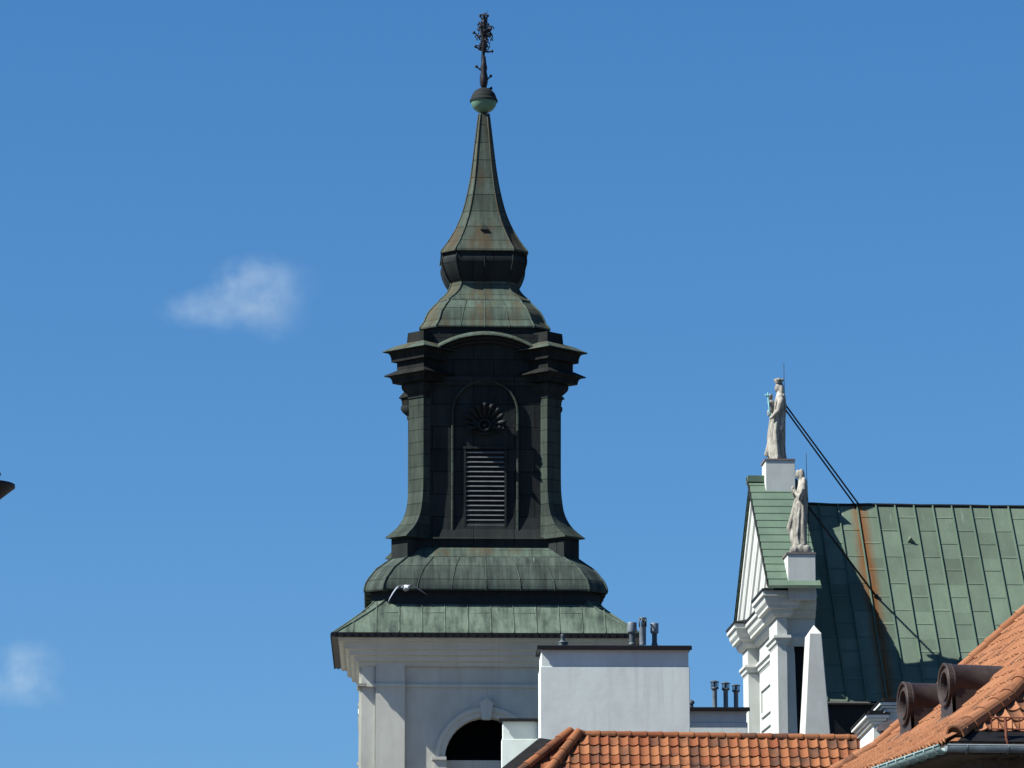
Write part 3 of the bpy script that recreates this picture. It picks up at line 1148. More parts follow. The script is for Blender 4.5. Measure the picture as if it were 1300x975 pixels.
# recess beside the pier: its shade painted as a near-black sheet
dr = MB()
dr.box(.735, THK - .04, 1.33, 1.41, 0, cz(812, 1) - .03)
dr.build('recess_shade', M['black'], church)

# pedestals
def pedestal(u, px0, px1, r0, r1, dep, base_drop):
    a = cl(px0, r0, u)
    b = cl(px1, r0, u)
    z1 = cz(r0, u)
    mb = MB()
    mb.box(a.x, b.x, u, u + dep, cz(r1, u) - base_drop, z1 - .03)
    o = mb.build('pedestal', M['white_church'], church, bevel=.012)
    fl = MB()
    fl.box(a.x - .035, b.x + .01, u - .02, u + dep + .03, z1 - .029, z1 + .02)
    fl.build('lead_cap', M['lead'], o)
    return Vector(((a.x + b.x) / 2, u + dep / 2, z1 + .02))


ped1 = pedestal(4.35, 972, 1009.5, 583, 617, .95, .45)
ped2 = pedestal(.25, 1000, 1035.5, 702, 737, .95, .5)

# nave roof (its ridge runs a little askew of the front)
rob = bpy.data.objects.new('nave_roof', None)
RZ = cz(640.5, 5.1)
SL = 1.38
RUN = 4.2
roof_rot = R(2.2)
rx0, ry0 = 1.27, 5.1
rinv = Matrix.Rotation(-(CROT + roof_rot), 3, 'Z')


def roof_pt(px, row):
    """point on the near slope of the nave roof hit by a pixel's ray -> (x, distance out from the ridge)"""
    d = rinv @ ray(px, row)
    org = CROTM @ Vector((rx0, ry0, 0)) + Vector((CO.x, CO.y, 0))
    e = rinv @ (Vector((0, 0, EYE)) - org)
    # z = RZ + SL*y  (y negative towards the viewer)
    t = (RZ + SL * e.y - e.z) / (d.z - SL * d.y)
    p = e + d * t
    return p


RUST_U = roof_pt(1096, 700).x + .05
LEN = 26.0
sf = math.hypot(1, SL)


def rp(x, r, lift=0.0):
    """roof-local point r metres (horizontally) in front of the ridge"""
    return Vector((x, -r - lift * SL / sf, RZ - SL * r + lift / sf))


nr = MB()
nr.face([rp(0, RUN), rp(LEN, RUN), rp(LEN, 0), rp(0, 0)], uv=[(0, RUN * sf), (LEN, RUN * sf), (LEN, 0), (0, 0)])
nr.face([(0, RUN, RZ - SL * RUN), (0, 0, RZ), (LEN, 0, RZ), (LEN, RUN, RZ - SL * RUN)], uv=[(0, 9), (0, 8), (LEN, 8), (LEN, 9)])
# lower slope (aisle)
r2 = RUN + 2.4
zlow = RZ - SL * RUN - 1.25
nr.face([(0, -r2, zlow - 1.5), (LEN, -r2, zlow - 1.5), (LEN, -RUN + .1, zlow), (0, -RUN + .1, zlow)], uv=[(0, 8), (LEN, 8), (LEN, 5), (0, 5)])
sm = nr
sp = .527
xs0 = roof_pt(1066, 660).x
kx0 = int(-xs0 / sp)
M['cu_roof'] = roof_copper()
cols = [xs0 + k * sp for k in range(kx0, 50) if 0.05 < xs0 + k * sp < LEN - .1]
for k, x in enumerate(cols):
    w2 = .016
    a, b = rp(x, 0, 0), rp(x, RUN, 0)
    au, bu = rp(x, 0, .05), rp(x, RUN, .05)
    v = Vector((w2, 0, 0))
    for q in ((a - v, au - v, bu - v, b - v), (au - v, au + v, bu + v, bu - v), (au + v, a + v, b + v, bu + v), (b - v, bu - v, bu + v, b + v)):
        sm.face(list(reversed(q)), uv=[(x, 3)] * 4, mi=1)
cf = nr
for k, x in enumerate(cols[:-1]):
    r = .26 if k % 2 else .55
    while r < RUN:
        a, b = rp(x + .02, r, 0), rp(x + sp - .02, r, 0)
        au, bu = rp(x + .02, r + .008, .012), rp(x + sp - .02, r + .008, .012)
        a2, b2 = rp(x + .02, r - .03, .0), rp(x + sp - .02, r - .03, .0)
        cf.face([a, b, bu, au])
        cf.face([au, bu, b2, a2])
        r += .58
roof = nr.build('nave_roof', [M['cu_roof'], M['cu_gable']], church)
roof.location = (rx0, ry0, 0)
roof.rotation_euler = (0, 0, roof_rot)
rc = MB()
rr_ = random.Random(2)
rc.tube([(x * .5, 0, RZ + .02 + rr_.uniform(-.012, .012)) for x in range(0, int(LEN * 2))], .045, 6)
rc.build('ridge_cap', M['cu_black'], roof)
ev = MB()
ev.tube([rp(0, RUN + .02, -.03), rp(LEN, RUN + .02, -.03)], .06, 6)
ev.box(.02, LEN - .05, -RUN + .12, -RUN + .2, zlow - .15, RZ - SL * RUN - .05)  # tall near-black board paints the shade on the wall below the eave
ev.build('eave_shade_board', M['gutter_dark'], roof)
vp = roof_pt(1156, 689)
vt = MB()
r = -vp.y
b0, b1, top = rp(vp.x - .10, r, .0), rp(vp.x + .12, r, .0), rp(vp.x, r - .16, .0)
nose = rp(vp.x - .01, r - .02, .17)
vt.face([b0, nose, top])
vt.face([nose, b1, top])
vt.face([b0, b1, nose])
vt.build('vent_hood', M['cu_roof'], roof)
nv = MB()
nv.box(THK, 25, 2.2, 10, 0, zlow - 1.0)
nv.box(THK + .02, 24.9, -1.0, 2.3, 0, zlow - 1.75)
nv.build('nave_wall', M['white_church'], church)

# obelisk pinnacle
OU = -3.2
ob = MB()
q0, q1 = cl(1022, 930, OU), cl(1054.5, 930, OU)
t0, t1 = cl(1028.3, 803.5, OU), cl(1043.5, 803.5, OU)
apx = cl(1036.5, 796, OU)
dl, dt = 1.15, 1.0
zb0 = q0.z
zt0 = t0.z
# extend the taper down to the parapet
k = 1.6 / (zt0 - zb0)
ex = lambda lo, hi: lo + (lo - hi) * k
bl_, br_ = ex(q0.x, t0.x), ex(q1.x, t1.x)
zlo = zb0 - 1.6
base = [(bl_, OU, zlo), (br_, OU, zlo), (br_, OU + dl + .1, zlo), (bl_, OU + dl + .1, zlo)]
yt0 = OU + .05
topr = [(t0.x, yt0, zt0), (t1.x, yt0, zt0), (t1.x, yt0 + dt, zt0), (t0.x, yt0 + dt, zt0)]
ob.prism(base, topr, caps=False)
ap = (apx.x, yt0 + dt * .45, zt0 + .26)
for i in range(4):
    ob.face([topr[i], topr[(i + 1) % 4], ap])
ob.build('obelisk', M['white_church'], church, bevel=.015)
pb = MB()
pb.box(bl_ - .15, br_ + .15, OU - .15, OU + dl + .25, 0, zlo - .002)
pb.box(bl_ - .25, br_ + .25, OU - .25, OU + dl + .35, zlo - .25, zlo - .004)
pb.build('obelisk_pier', M['white_church'], church)


# ================================================================== STATUES
def cworld(p):
    return CROTM @ Vector(p) + Vector((CO.x, CO.y, 0))


def figure(rings, folds, seed, seg=44):
    mb = MB()
    rd = random.Random(seed)
    ph = [rd.uniform(0, 6.28) for _ in range(5)]
    out = []
    N = 46
    zmax = rings[-1][0]
    for i in range(N + 1):
        z = rings[0][0] + (zmax - rings[0][0]) * i / N
        for a, b in zip(rings, rings[1:]):
            if a[0] <= z <= b[0] + 1e-9:
                t = (z - a[0]) / (b[0] - a[0])
                t = t * t * (3 - 2 * t)
                cx_, rx, ry = [a[j] + (b[j] - a[j]) * t for j in (1, 2, 3)]
                break
        fa = folds * max(0, 1 - (z / zmax) ** 1.5)
        ring = []
        for k in range(seg):
            th = 2 * math.pi * k / seg
            m = 1 + fa * (.55 * math.sin(7 * th + ph[0] + 1.6 * z) + .45 * math.sin(12 * th + ph[1] - 1.1 * z) + .3 * math.sin(4 * th + ph[2] + 2.5 * z))
            ring.append((cx_ + rx * m * math.cos(th), ry * m * math.sin(th), z))
        out.append(ring)
    mb.loft(out, smooth=True, cap0=True, cap1=True)
    return mb


st1 = empty('crowned_statue', cworld(ped1), CROT, 'crowned robed stone statue holding a child and turquoise sceptre on the high pedestal', 'statue')
st1.scale = (.96, .98, 1.125)
b = figure([(0, -.02, .24, .31), (.25, -.05, .235, .3), (.6, -.04, .22, .28), (1.0, .0, .20, .26), (1.25, .04, .17, .25), (1.48, .07, .16, .28), (1.6, .07, .12, .2), (1.72, .05, .065, .075)], .13, 3)
b.ell((.035, 0, 1.83), .10, .085, .13, 14, 10)                 # head
b.ell((-.06, 0, 1.815), .03, .018, .03, 8, 6)                  # nose
b.ell((-.035, 0, 1.76), .05, .04, .03, 8, 6)                   # chin
b.ell((.11, 0, 1.72), .09, .13, .25, 12, 8)                    # veil falling behind
b.ell((.16, 0, 1.35), .09, .2, .4, 12, 8)
b.tube([(.08, -.27, 1.46), (-.02, -.33, 1.2), (-.2, -.25, 1.05)], [.085, .075, .05], 10)   # near arm to the sceptre
b.ell((-.22, -.24, 1.045), .05, .045, .05, 8, 6)
b.tube([(.06, .25, 1.46), (-.05, .3, 1.22), (-.2, .1, 1.2)], [.085, .08, .06], 10)
b.tube([(-.1, -.1, .95), (-.22, -.05, .55), (-.34, 0, .12)], [.06, .07, .08], 8)            # knee and hanging drape
b.tube([(-.18, .1, 1.1), (-.25, .12, .6), (-.22, .14, .1)], [.05, .06, .07], 8)
b.tube([(-.02, -.2, 1.15), (-.1, -.27, .7), (-.05, -.3, .05)], [.05, .05, .06], 8)
b.build('figure', M['stone'], st1, remesh=.02)
ch = MB()
ch.ell((-.17, 0, 1.36), .10, .1, .17, 12, 8)
ch.ell((-.2, 0, 1.60), .075, .07, .085, 12, 8)
ch.ell((-.275, 0, 1.59), .02, .015, .02, 8, 6)
ch.tube([(-.16, -.02, 1.28), (-.27, -.05, 1.22), (-.27, -.05, 1.1)], [.06, .05, .035], 8)
ch.tube([(-.2, -.08, 1.45), (-.3, -.1, 1.42)], [.04, .03], 8)
ch.build('child', M['stone'], st1, remesh=.018)
cr = MB()
lathe(cr, [(.085, 1.92), (.10, 1.94), (.10, 1.96), (.145, 2.0), (.135, 2.015), (.1, 2.03), (.08, 2.05), (.0, 2.07)], 16, (.035, 0))
for k in range(9):
    a = 2 * math.pi * k / 9
    cr.ell((.035 + .13 * math.cos(a), .13 * math.sin(a), 2.015), .024, .024, .03, 6, 5)
cr.build('crown', M['stone'], st1)
sc = MB()
sc.tube([(-.225, -.24, 1.02), (-.26, -.24, 1.2), (-.30, -.24, 1.55)], [.018, .03, .02], 8)
for s in (-1, 0, 1):
    sc.tube([(-.30, -.24, 1.55), (-.305 + s * .05, -.24, 1.6), (-.305 + s * .09, -.24, 1.62 + (.05 if s == 0 else 0))], [.02, .026, .012], 6)
sc.build('sceptre', M['teal'], st1)
lr = MB()
lr.tube([(.2, .05, 0.0), (.22, .05, 1.2), (.2, .05, 2.0), (.2, .05, 2.44)], .009, 5)
lr.build('lightning_rod', M['iron'], st1)

st2 = empty('bowed_statue', cworld(ped2), CROT, 'hooded stone statue with bowed head and clasped hands on the lower pedestal by the roof', 'statue')
st2.scale = (.95, .98, 1.13)
b = figure([(.15, .02, .2, .3), (.4, -.02, .22, .29), (.8, .02, .19, .27), (1.2, .07, .17, .25), (1.5, .1, .15, .27), (1.66, .1, .11, .19), (1.76, .07, .07, .08)], .13, 8)
b.ell((.02, 0, 1.88), .10, .085, .125, 14, 10, Matrix.Rotation(-.5, 3, 'Y'))
b.ell((-.075, 0, 1.84), .03, .018, .025, 8, 6)
b.ell((.09, 0, 1.86), .09, .12, .16, 12, 8)
b.ell((.14, 0, 1.55), .11, .22, .3, 12, 8)
b.tube([(.08, -.26, 1.5), (-.0, -.32, 1.28), (-.14, -.08, 1.5)], [.085, .08, .05], 10)
b.tube([(.08, .26, 1.5), (-.0, .32, 1.28), (-.14, .08, 1.5)], [.085, .08, .05], 10)
b.ell((-.16, 0, 1.54), .05, .06, .08, 8, 6)
b.tube([(-.06, -.05, 1.3), (-.15, -.04, 1.0), (-.27, 0, .62), (-.2, .0, .4)], [.06, .07, .08, .05], 8)
b.tube([(-.05, -.16, 1.2), (-.12, -.2, .7), (-.1, -.22, .18)], [.05, .06, .07], 8)
b.tube([(.1, -.22, 1.2), (.08, -.28, .7), (.1, -.3, .18)], [.05, .05, .06], 8)
b.build('figure', M['stone'], st2, remesh=.02)
rkb = MB()
rg_ = random.Random(5)
for k in range(9):
    rkb.ell((rg_.uniform(-.2, .2), rg_.uniform(-.28, .28), .09), rg_.uniform(.1, .17), rg_.uniform(.1, .16), rg_.uniform(.09, .15), 9, 6)
rkb.box(-.26, .3, -.36, .36, 0.001, .1)
rkb.build('rocky_base', M['stone'], st2, remesh=.03)
lr = MB()
lr.tube([(.27, .05, 0.02), (.27, .05, 1.2), (.235, .05, 2.0), (.235, .05, 2.38)], .009, 5)
lr.build('lightning_rod', M['iron'], st2)

# stays holding the statues
def roof_world(px, row, lift=.03):
    p = roof_pt(px, row)
    q = rp(p.x, -p.y, lift)
    org = CROTM @ Vector((rx0, ry0, 0)) + Vector((CO.x, CO.y, 0))
    return Matrix.Rotation(CROT + roof_rot, 3, 'Z') @ q + org


s1 = cworld(ped1)
for k, (dz, dx, lab) in enumerate(((1.58, 0, 'upper one of two dark iron stay rods from the crowned statue to the roof ridge'),
                                   (1.46, -.13, 'lower one of two dark iron stay rods from the crowned statue to the roof ridge'))):
    mb = MB()
    a = Vector((s1.x + .21, s1.y + .05 * k, s1.z + dz))
    e = roof_world(1090, 642, .05)
    e += Vector((dx * .55, 0, dx * .5))
    mb.tube([a, e], .024, 6)
    mb.ell(a, .04, .04, .04, 8, 6)
    o = mb.build('stay_rod', M['iron'], None)
    tag(o, lab, 'stay rod', 'iron stays of the roof statues')
s2 = cworld(ped2)
mb = MB()
a = Vector((s2.x + .22, s2.y, s2.z + 1.32))
e = roof_world(1112, 758, .04)
mb.tube([a, e], .028, 6)
mb.ell(a, .05, .05, .05, 8, 6)
mb.ell(e, .07, .07, .06, 8, 6)
tag(mb.build('stay_rod', M['iron'], None), 'single dark iron stay rod from the bowed statue down to the green roof', 'stay rod', 'iron stays of the roof statues')

# ================================================================== CHIMNEY BLOCKS
def block(name, px0, px1, rcap0, rcap1, rband, Y, dep, rot, label, over=3.5, zbot=3.0):
    m_ = mpp(rcap1, Y)
    a = P(px0, rcap1, Y)
    b = P(px1, rcap1, Y)
    e = empty(name, (a.x, a.y, zbot), rot, label, 'chimney')
    wd = (b.x - a.x) / math.cos(rot)
    ztop = zr(rcap1, Y) - zbot
    zb = zr(rband, Y) - zbot
    mb = MB()
    mb.box(0, wd, 0, dep, 0, zb)
    mb.box(.022, wd - .022, .022, dep - .022, zb + .001, ztop)
    mb.build('wall', M['white'], e, bevel=.012)
    cp_ = MB()
    o = over * m_
    zc0, zc1 = ztop + .001, ztop + (rcap1 - rcap0) * m_
    of = o * 1.35
    cp_.box(-o, wd + o * .6, -of, dep + o, zc0, zc1)
    cp_.box(-o - .012, wd + o * .6 + .012, -of - .012, -of + .03, zc0 - .03, zc1 - .01)
    cp_.build('cap', M['gutter_dark'], e, bevel=.006)
    return e, wd, zbot + zc1, a


EXT = {}
c1 = block('chimney_block', 686, 875.5, 819.5, 823.5, 846, 80, 1.6, R(1.2), 'large white rendered chimney block with dark flat cap in front of the tower')
c0 = block('chimney_block', 637, 720, 912, 914.5, 938, 81.7, .6, R(1.2), 'low white chimney block left of the large one under the arched tower window', over=3)
c2 = block('chimney_block', 850, 949, 898, 901.5, 917, 83, 1.3, R(.6), 'low white chimney block with three capped pipes right of the large one', over=3.5)


def flue(kind, px, rtop, rbot, Y, rad_px, label, group):
    m_ = mpp(rbot, Y)
    p = P(px, rbot, Y)
    h = zr(rtop, Y) - p.z
    r = rad_px * m_
    e = empty('flue_pipe', (p.x, p.y, p.z - .012), 0, label, 'flue pipe', group)
    st = MB()
    if kind == 'can':       # wide drum cowl on a pipe
        lathe(st, [(r, 0), (r, h * .55)], 18)
        lathe(st, [(r * 1.25, .0), (r * 1.25, .03), (r, .05)], 18)
        st.build('pipe', M['zinc_dark'], e)
        cw = MB()
        R_ = r * 1.62
        lathe(cw, [(r, h * .5), (R_ * .97, h * .56), (R_, h * .58), (R_, h * .97), (R_ * .95, h), (R_ * .88, h), (R_ * .88, h * .7), (0, h * .7)], 20)
        cw.build('cowl', M['zinc'], e)
    elif kind == 'slot':    # plain pipe whose top is cut open to a slotted collar
        lathe(st, [(r, 0), (r, h * .66), (r * 1.04, h * .67), (r * 1.04, h * .69)], 18)
        st.build('pipe', M['zinc'], e)
        cw = MB()
        for k in range(7):
            a0, a1 = 2 * math.pi * k / 7, 2 * math.pi * (k + .5) / 7
            cw.tube([((r * 1.02) * math.cos(a0), (r * 1.02) * math.sin(a0), h * .66), ((r * 1.02) * math.cos(a0), (r * 1.02) * math.sin(a0), h * .97)], r * .2, 5)
        lathe(cw, [(r * 1.12, h * .94), (r * 1.15, h), (r * .9, h), (r * .9, h * .94), (r * 1.12, h * .94)], 18)
        lathe(cw, [(r * .5, h * .66), (r * .5, h * .95), (0, h * .95)], 10)
        cw.build('cowl', M['zinc_dark'], e)
    else:                   # lantern cowl with a little roof
        lathe(st, [(r, 0), (r, h * .62), (r * 1.2, h * .66), (r * 1.7, h * .72)], 16)
        st.build('pipe', M['zinc'], e)
        cw = MB()
        lathe(cw, [(r * 1.7, h * .68), (r * 1.75, h * .72), (r * 1.55, h * .74), (r * 1.0, h * .72)], 16)
        for k in range(5):
            a0 = 2 * math.pi * (k + .2) / 5
            cw.tube([(r * 1.5 * math.cos(a0), r * 1.5 * math.sin(a0), h * .7), (r * 1.5 * math.cos(a0), r * 1.5 * math.sin(a0), h * .93)], r * .2, 5)
        lathe(cw, [(0, h * .66), (r * .55, h * .68), (r * .55, h * .95)], 10)
        lathe(cw, [(r * 1.3, h * .915), (r * 2.1, h * .92), (r * 2.0, h * .935), (0, h * 1.0)], 18)
        cw.build('cowl', M['zinc_dark'], e)
    return e


GP = 'metal flue pipes on the chimney blocks'
flue('can', 802.5, 789.5, 818, 80.7, 3.7, 'flue pipe with drum cowl, left one of the three on the large chimney block', GP)
flue('slot', 816, 783.5, 818, 80.6, 4.3, 'tallest light grey flue pipe with slotted open top on the large chimney block', GP)
flue('can', 831, 790.5, 818.5, 80.7, 3.2, 'flue pipe with drum cowl, right one of the three on the large chimney block', GP)
flue('lantern', 907.5, 862.5, 898, 83.4, 3.0, 'lantern topped flue pipe farthest from the church on the low right chimney block', GP)
flue('lantern', 921.5, 864.5, 898, 83.5, 3.0, 'lantern topped flue pipe in the middle of the three on the low right block', GP)
flue('lantern', 934.5, 867.5, 898.5, 83.6, 2.9, 'lantern topped flue pipe nearest the church on the low right chimney block', GP)
# squat vent near the left edge of the big block, short stub behind its right edge
v = P(714.5, 819.5, 80.5)
e = empty('roof_vent', (v.x, v.y, v.z - .01), 0, 'squat grey roof vent with round hat on the left end of the large chimney cap', 'roof vent')
mb = MB()
lathe(mb, [(.10, 0), (.11, .05), (.055, .09), (.05, .14)], 16)
mb.build('base', M['zinc_dark'], e)
mb = MB()
lathe(mb, [(.04, .12), (.045, .22), (.05, .24), (.0, .27)], 14)
lathe(mb, [(.12, .06), (.13, .075), (.05, .11)], 16)
mb.build('cowl', M['zinc_dark'], e)
v = P(877.5, 898.5, 83.2)
e = empty('roof_vent', (v.x, v.y, v.z - .01), 0, 'small dark vent stub half hidden behind the large chimney block', 'roof vent')
mb = MB()
lathe(mb, [(.05, 0), (.05, .1)], 12)
mb.build('base', M['zinc_dark'], e)
mb = MB()
lathe(mb, [(.075, .1), (.075, .15), (.0, .2)], 12)
mb.build('cowl', M['zinc_dark'], e)


# ================================================================== TILE ROOFS
def tile_field(mb, org, ux, up, n, w, l, cols, rows, keep, rd, amp=.024, convex=True, seg=6, thick=.018):
    """real pantiles on a plane: org = lower left, ux along the eave, up the slope, n outward"""
    for j in range(rows):
        for i in range(cols):
            c = org + ux * ((i + .5) * w) + up * ((j + .5) * l)
            if not keep(c):
                continue
            rv = rd.random()
            jx, jl = rd.uniform(-.007, .007), rd.uniform(-.009, .009)
            tilt = rd.uniform(.8, 1.2)
            lo, hi = [], []
            for k in range(seg + 1):
                s = k / seg
                # pan two thirds, roll one third
                if s < .68:
                    h = -amp * .75 * math.sin(math.pi * s / .68)
                else:
                    h = amp * 1.0 * math.sin(math.pi * (s - .68) / .32)
                x = (i + s * 1.03) * w + jx
                lo.append(org + ux * x + up * (j * l - .03 + jl) + n * (h + .042 * tilt))
                hi.append(org + ux * x + up * ((j + 1) * l + .02) + n * (h + .014))
            for k in range(seg):
                mb.face([lo[k], lo[k + 1], hi[k + 1], hi[k]], rnd=rv, smooth=False)
                d = n * -.03
                mb.face([lo[k] + d, lo[k + 1] + d, lo[k + 1], lo[k]], rnd=rv)


def barrel_row(mb, a, b, n, r, step, rd, lift=.0):
    """row of barrel ridge tiles along a->b lying on normal n"""
    a, b = Vector(a), Vector(b)
    L = (b - a).length
    d = (b - a).normalized()
    side = d.cross(n).normalized()
    nn = side.cross(d).normalized()
    cnt = max(1, int(L / step))
    for k in range(cnt):
        rv = rd.random()
        t0, t1 = k * L / cnt, (k + 1) * L / cnt + .05
        seg = 10
        p0, p1 = a + d * t0, a + d * t1
        r0, r1 = r * 1.10, r * .92
        rings = []
        for p, rr in ((p0, r0), (p0 + d * .05, r0), (p0 + d * .055, r0 * .95), (p1, r1)):
            rings.append([p + nn * lift + side * (rr * math.cos(math.pi * (q / seg * 1.16 - .08))) + nn * (rr * math.sin(math.pi * (q / seg * 1.16 - .08))) for q in range(seg + 1)])
        for x, y in zip(rings, rings[1:]):
            for q in range(seg):
                mb.face([x[q], x[q + 1], y[q + 1], y[q]], rnd=rv, smooth=True)
        inner = [p0 + nn * lift + (v_ - p0 - nn * lift) * .82 for v_ in rings[0]]
        for q in range(seg):
            mb.face([rings[0][q + 1], rings[0][q], inner[q], inner[q + 1]], rnd=rv)
        if k == 0:
            mb.face([v_ + d * .06 for v_ in inner], rnd=rv, mi=0)


# ---- middle house
MY = 75.0
MROT = R(1.0)
mo = P(716.5, 930, MY)
house = empty('tiled_house', (mo.x, mo.y, 0), MROT, 'house with weathered old clay tile roof below the chimney blocks', 'house')
house.rotation_euler = (0, R(.75), MROT)      # an old roof that has settled to the right
rd = random.Random(11)
MZ = mo.z - .06
MS = .9
ML, MRUN = 10.0, 4.6
nrm = Vector((0, -MS, 1)).normalized()
upv = Vector((0, 1, MS)).normalized()
uxv = Vector((1, 0, 0))
slen = MRUN * math.hypot(1, MS)
sub = MB()
# underlay planes: front, back, left hip, right hip
fl, fr_ = Vector((-MRUN * 1.05, -MRUN, MZ - MS * MRUN)), Vector((ML + 1, -MRUN, MZ - MS * MRUN))
bl2, br2 = Vector((-MRUN * 1.05, MRUN, MZ - MS * MRUN)), Vector((ML + 1, MRUN, MZ - MS * MRUN))
rl, rr2 = Vector((0, 0, MZ)), Vector((ML, 0, MZ))
sub.face([fl, fr_, rr2, rl])
sub.face([br2, bl2, rl, rr2])
sub.face([bl2, fl, rl])
sub.face([fr_, br2, rr2])
mroof = sub.build('roof', M['tile_mid'], house)
tl = MB()
w_t = 12.65 * mpp(940, MY - .3)
l_t = .305
rows = int(slen / l_t) + 1
org = Vector((-MRUN * 1.05 - .2, -MRUN, MZ - MS * MRUN)) + nrm * .015
# start the rows at the ridge so the first course sits right under it
org = Vector((-w_t * 26, 0, MZ)) - upv * (rows * l_t) - upv * .02 + nrm * .02


def keep_mid(c):
    r = -c.y
    return c.x > -r * 1.02 + .30 - .12 * 0 and c.x < ML and r < 3.4


tile_field(tl, org, uxv, upv, nrm, w_t, l_t, 78, rows, keep_mid, rd)
tl.build('tile_courses', M['tile_mid'], mroof, merge=False)
rg2 = MB()
barrel_row(rg2, (ML, 0, MZ + .02), (-.02, 0, MZ + .02), Vector((0, 0, 1)), .085, .305, rd)
rg2.build('ridge_tiles', M['tile_mid'], mroof, merge=False)
hp = MB()
hn = Vector((-.5, -.5, 1)).normalized()
k1 = 1.02
barrel_row(hp, (-3.2 * k1, -3.2, MZ - MS * 3.2 + .06), (0, 0, MZ + .07), hn, .10, .36, rd)
hp.build('hip_tiles', M['tile_mid'], mroof, merge=False)
hp = MB()
barrel_row(hp, (-3.2 * .62 + .12, -3.2, MZ - MS * 3.2 + .10), (.16, -.06, MZ + .04), nrm, .10, .36, rd)
hp.build('verge_tiles', M['tile_mid'], mroof, merge=False)
fs = MB()
# dark sheet flashing running down beside the hip
A = [(-.60, .25, zr(937, MY + .2)), (-.25, .2, zr(940, MY + .2)), (-3.2, -2.9, MZ - MS * 3.05), (-3.60, -2.9, MZ - MS * 3.05 + .05)]
B = [(x, y + .06, z - .25) for x, y, z in A]
fs.face([A[3], A[2], A[1], A[0]])
for i in range(4):
    j = (i + 1) % 4
    fs.face([A[i], A[j], B[j], B[i]])
fs.face(B)
fs.build('hip_flashing', M['felt'], house)
wl = MB()
wl.box(-MRUN * 1.05 + .4, ML + .6, -MRUN + .4, MRUN - .4, 0, MZ - MS * MRUN + .2)
wl.build('wall', M['beige'], house)

# ---- front right house
FY = 55.0
FROT = R(7.0)
fo = P(1207, 945, FY)
fhouse = empty('corner_house', (fo.x, fo.y, 0), FROT, 'near house with new orange tile hip roof and two round brown dormers at lower right', 'house')
FINV = Matrix.Rotation(-FROT, 3, 'Z')
FE = fo.z + .05           # eave height
FS, FT = .60, .885       # low pitch at the eaves, steeper above
FR1 = 1.2
FL, FW = 10.2, 5.2        # left side length, half width
rd = random.Random(21)
nl = Vector((-FS, 0, 1)).normalized()
ul = Vector((1, 0, FS)).normalized()
nf = Vector((0, -FS, 1)).normalized()
uf = Vector((0, 1, FS)).normalized()
nl2 = Vector((-FT, 0, 1)).normalized()
ul2 = Vector((1, 0, FT)).normalized()
nf2 = Vector((0, -FT, 1)).normalized()
uf2 = Vector((0, 1, FT)).normalized()
FZ1 = FE + FS * FR1
zrg = FZ1 + FT * (FW - FR1)
c00, c01 = Vector((0, 0, FE)), Vector((0, FL, FE))
rdg0, rdg1 = Vector((FW, FW, zrg)), Vector((FW, FL, zrg))
c10, c11 = Vector((2 * FW, 0, FE)), Vector((2 * FW, FL, FE))
ub = MB()
k00, k01 = Vector((FR1, FR1, FZ1)), Vector((FR1, FL, FZ1))
k10, k11 = Vector((2 * FW - FR1, FR1, FZ1)), Vector((2 * FW - FR1, FL, FZ1))
ub.face([c01, c00, k00, k01])
ub.face([k01, k00, rdg0, rdg1])
ub.face([c00, c10, k10, k00])
ub.face([k00, k10, rdg0])
ub.face([c10, c11, k11, k10])
ub.face([k10, k11, rdg1, rdg0])
froof = ub.build('roof', M['tile_new'], fhouse)
gb = MB()
gb.face([c01 - Vector((-.3, 0, .2)), Vector((FW, FL, zrg - .2)), c11 - Vector((.3, 0, .2))][::-1])
gb.face([c01 - Vector((-.3, .15, .2)), Vector((FW, FL - .15, zrg - .2)), c11 - Vector((.3, .15, .2))])
gb.build('gable_wall', M['beige'], fhouse)
wt, lt = .215, .335
tf = MB()
ncol = int(FL / wt)
keep_l = lambda c: c.y > c.x + .02 and c.y < FL - .1 and c.x < FW - .1
tile_field(tf, c01 + nl * .015, Vector((0, -1, 0)), ul, nl, wt, lt, ncol + 2, 4, keep_l, rd, amp=.04)
tile_field(tf, k01 + nl2 * .015, Vector((0, -1, 0)), ul2, nl2, wt, lt, ncol + 2, int((FW - FR1) * math.hypot(1, FT) / lt) + 1, keep_l, rd, amp=.03)
tf.build('side_tile_courses', M['tile_new'], froof, merge=False)
tf = MB()
keep_f = lambda c: c.x > c.y + .02 and c.x < 2 * FW - c.y - .1 and c.y < FW - .1
tile_field(tf, c00 + nf * .015 + uf * .335, Vector((1, 0, 0)), uf, nf, wt, lt, int(2 * FW / wt), 3, keep_f, rd, amp=.028)
tile_field(tf, Vector((0, FR1, FZ1)) + nf2 * .015, Vector((1, 0, 0)), uf2, nf2, wt, lt, int(2 * FW / wt), int((FW - FR1) * math.hypot(1, FT) / lt) + 1, keep_f, rd, amp=.028)
tf.build('front_tile_courses', M['tile_new'], froof, merge=False)
hp = MB()
hn_ = Vector((-.4, -.4, 1)).normalized()
barrel_row(hp, c00 + Vector((.10, .10, FS * .10 + .02)), k00 + Vector((0, 0, .03)), hn_, .135, .40, rd, lift=.02)
barrel_row(hp, k00 + Vector((0, 0, .03)), rdg0 + Vector((0, 0, .04)), hn_, .135, .40, rd, lift=.02)
hp.build('hip_tiles', M['tile_new'], froof, merge=False)
vg = MB()
barrel_row(vg, c01 + Vector((-.02, 0, .05)), k01 + Vector((0, 0, .05)), nl, .10, .36, rd, lift=.03)
barrel_row(vg, k01 + Vector((0, 0, .05)), rdg1 + Vector((0, 0, .05)), nl2, .10, .36, rd, lift=.03)
barrel_row(vg, rdg1 + Vector((0, 0, .05)), rdg0 + Vector((0, 0, .05)), Vector((0, 0, 1)), .11, .36, rd)
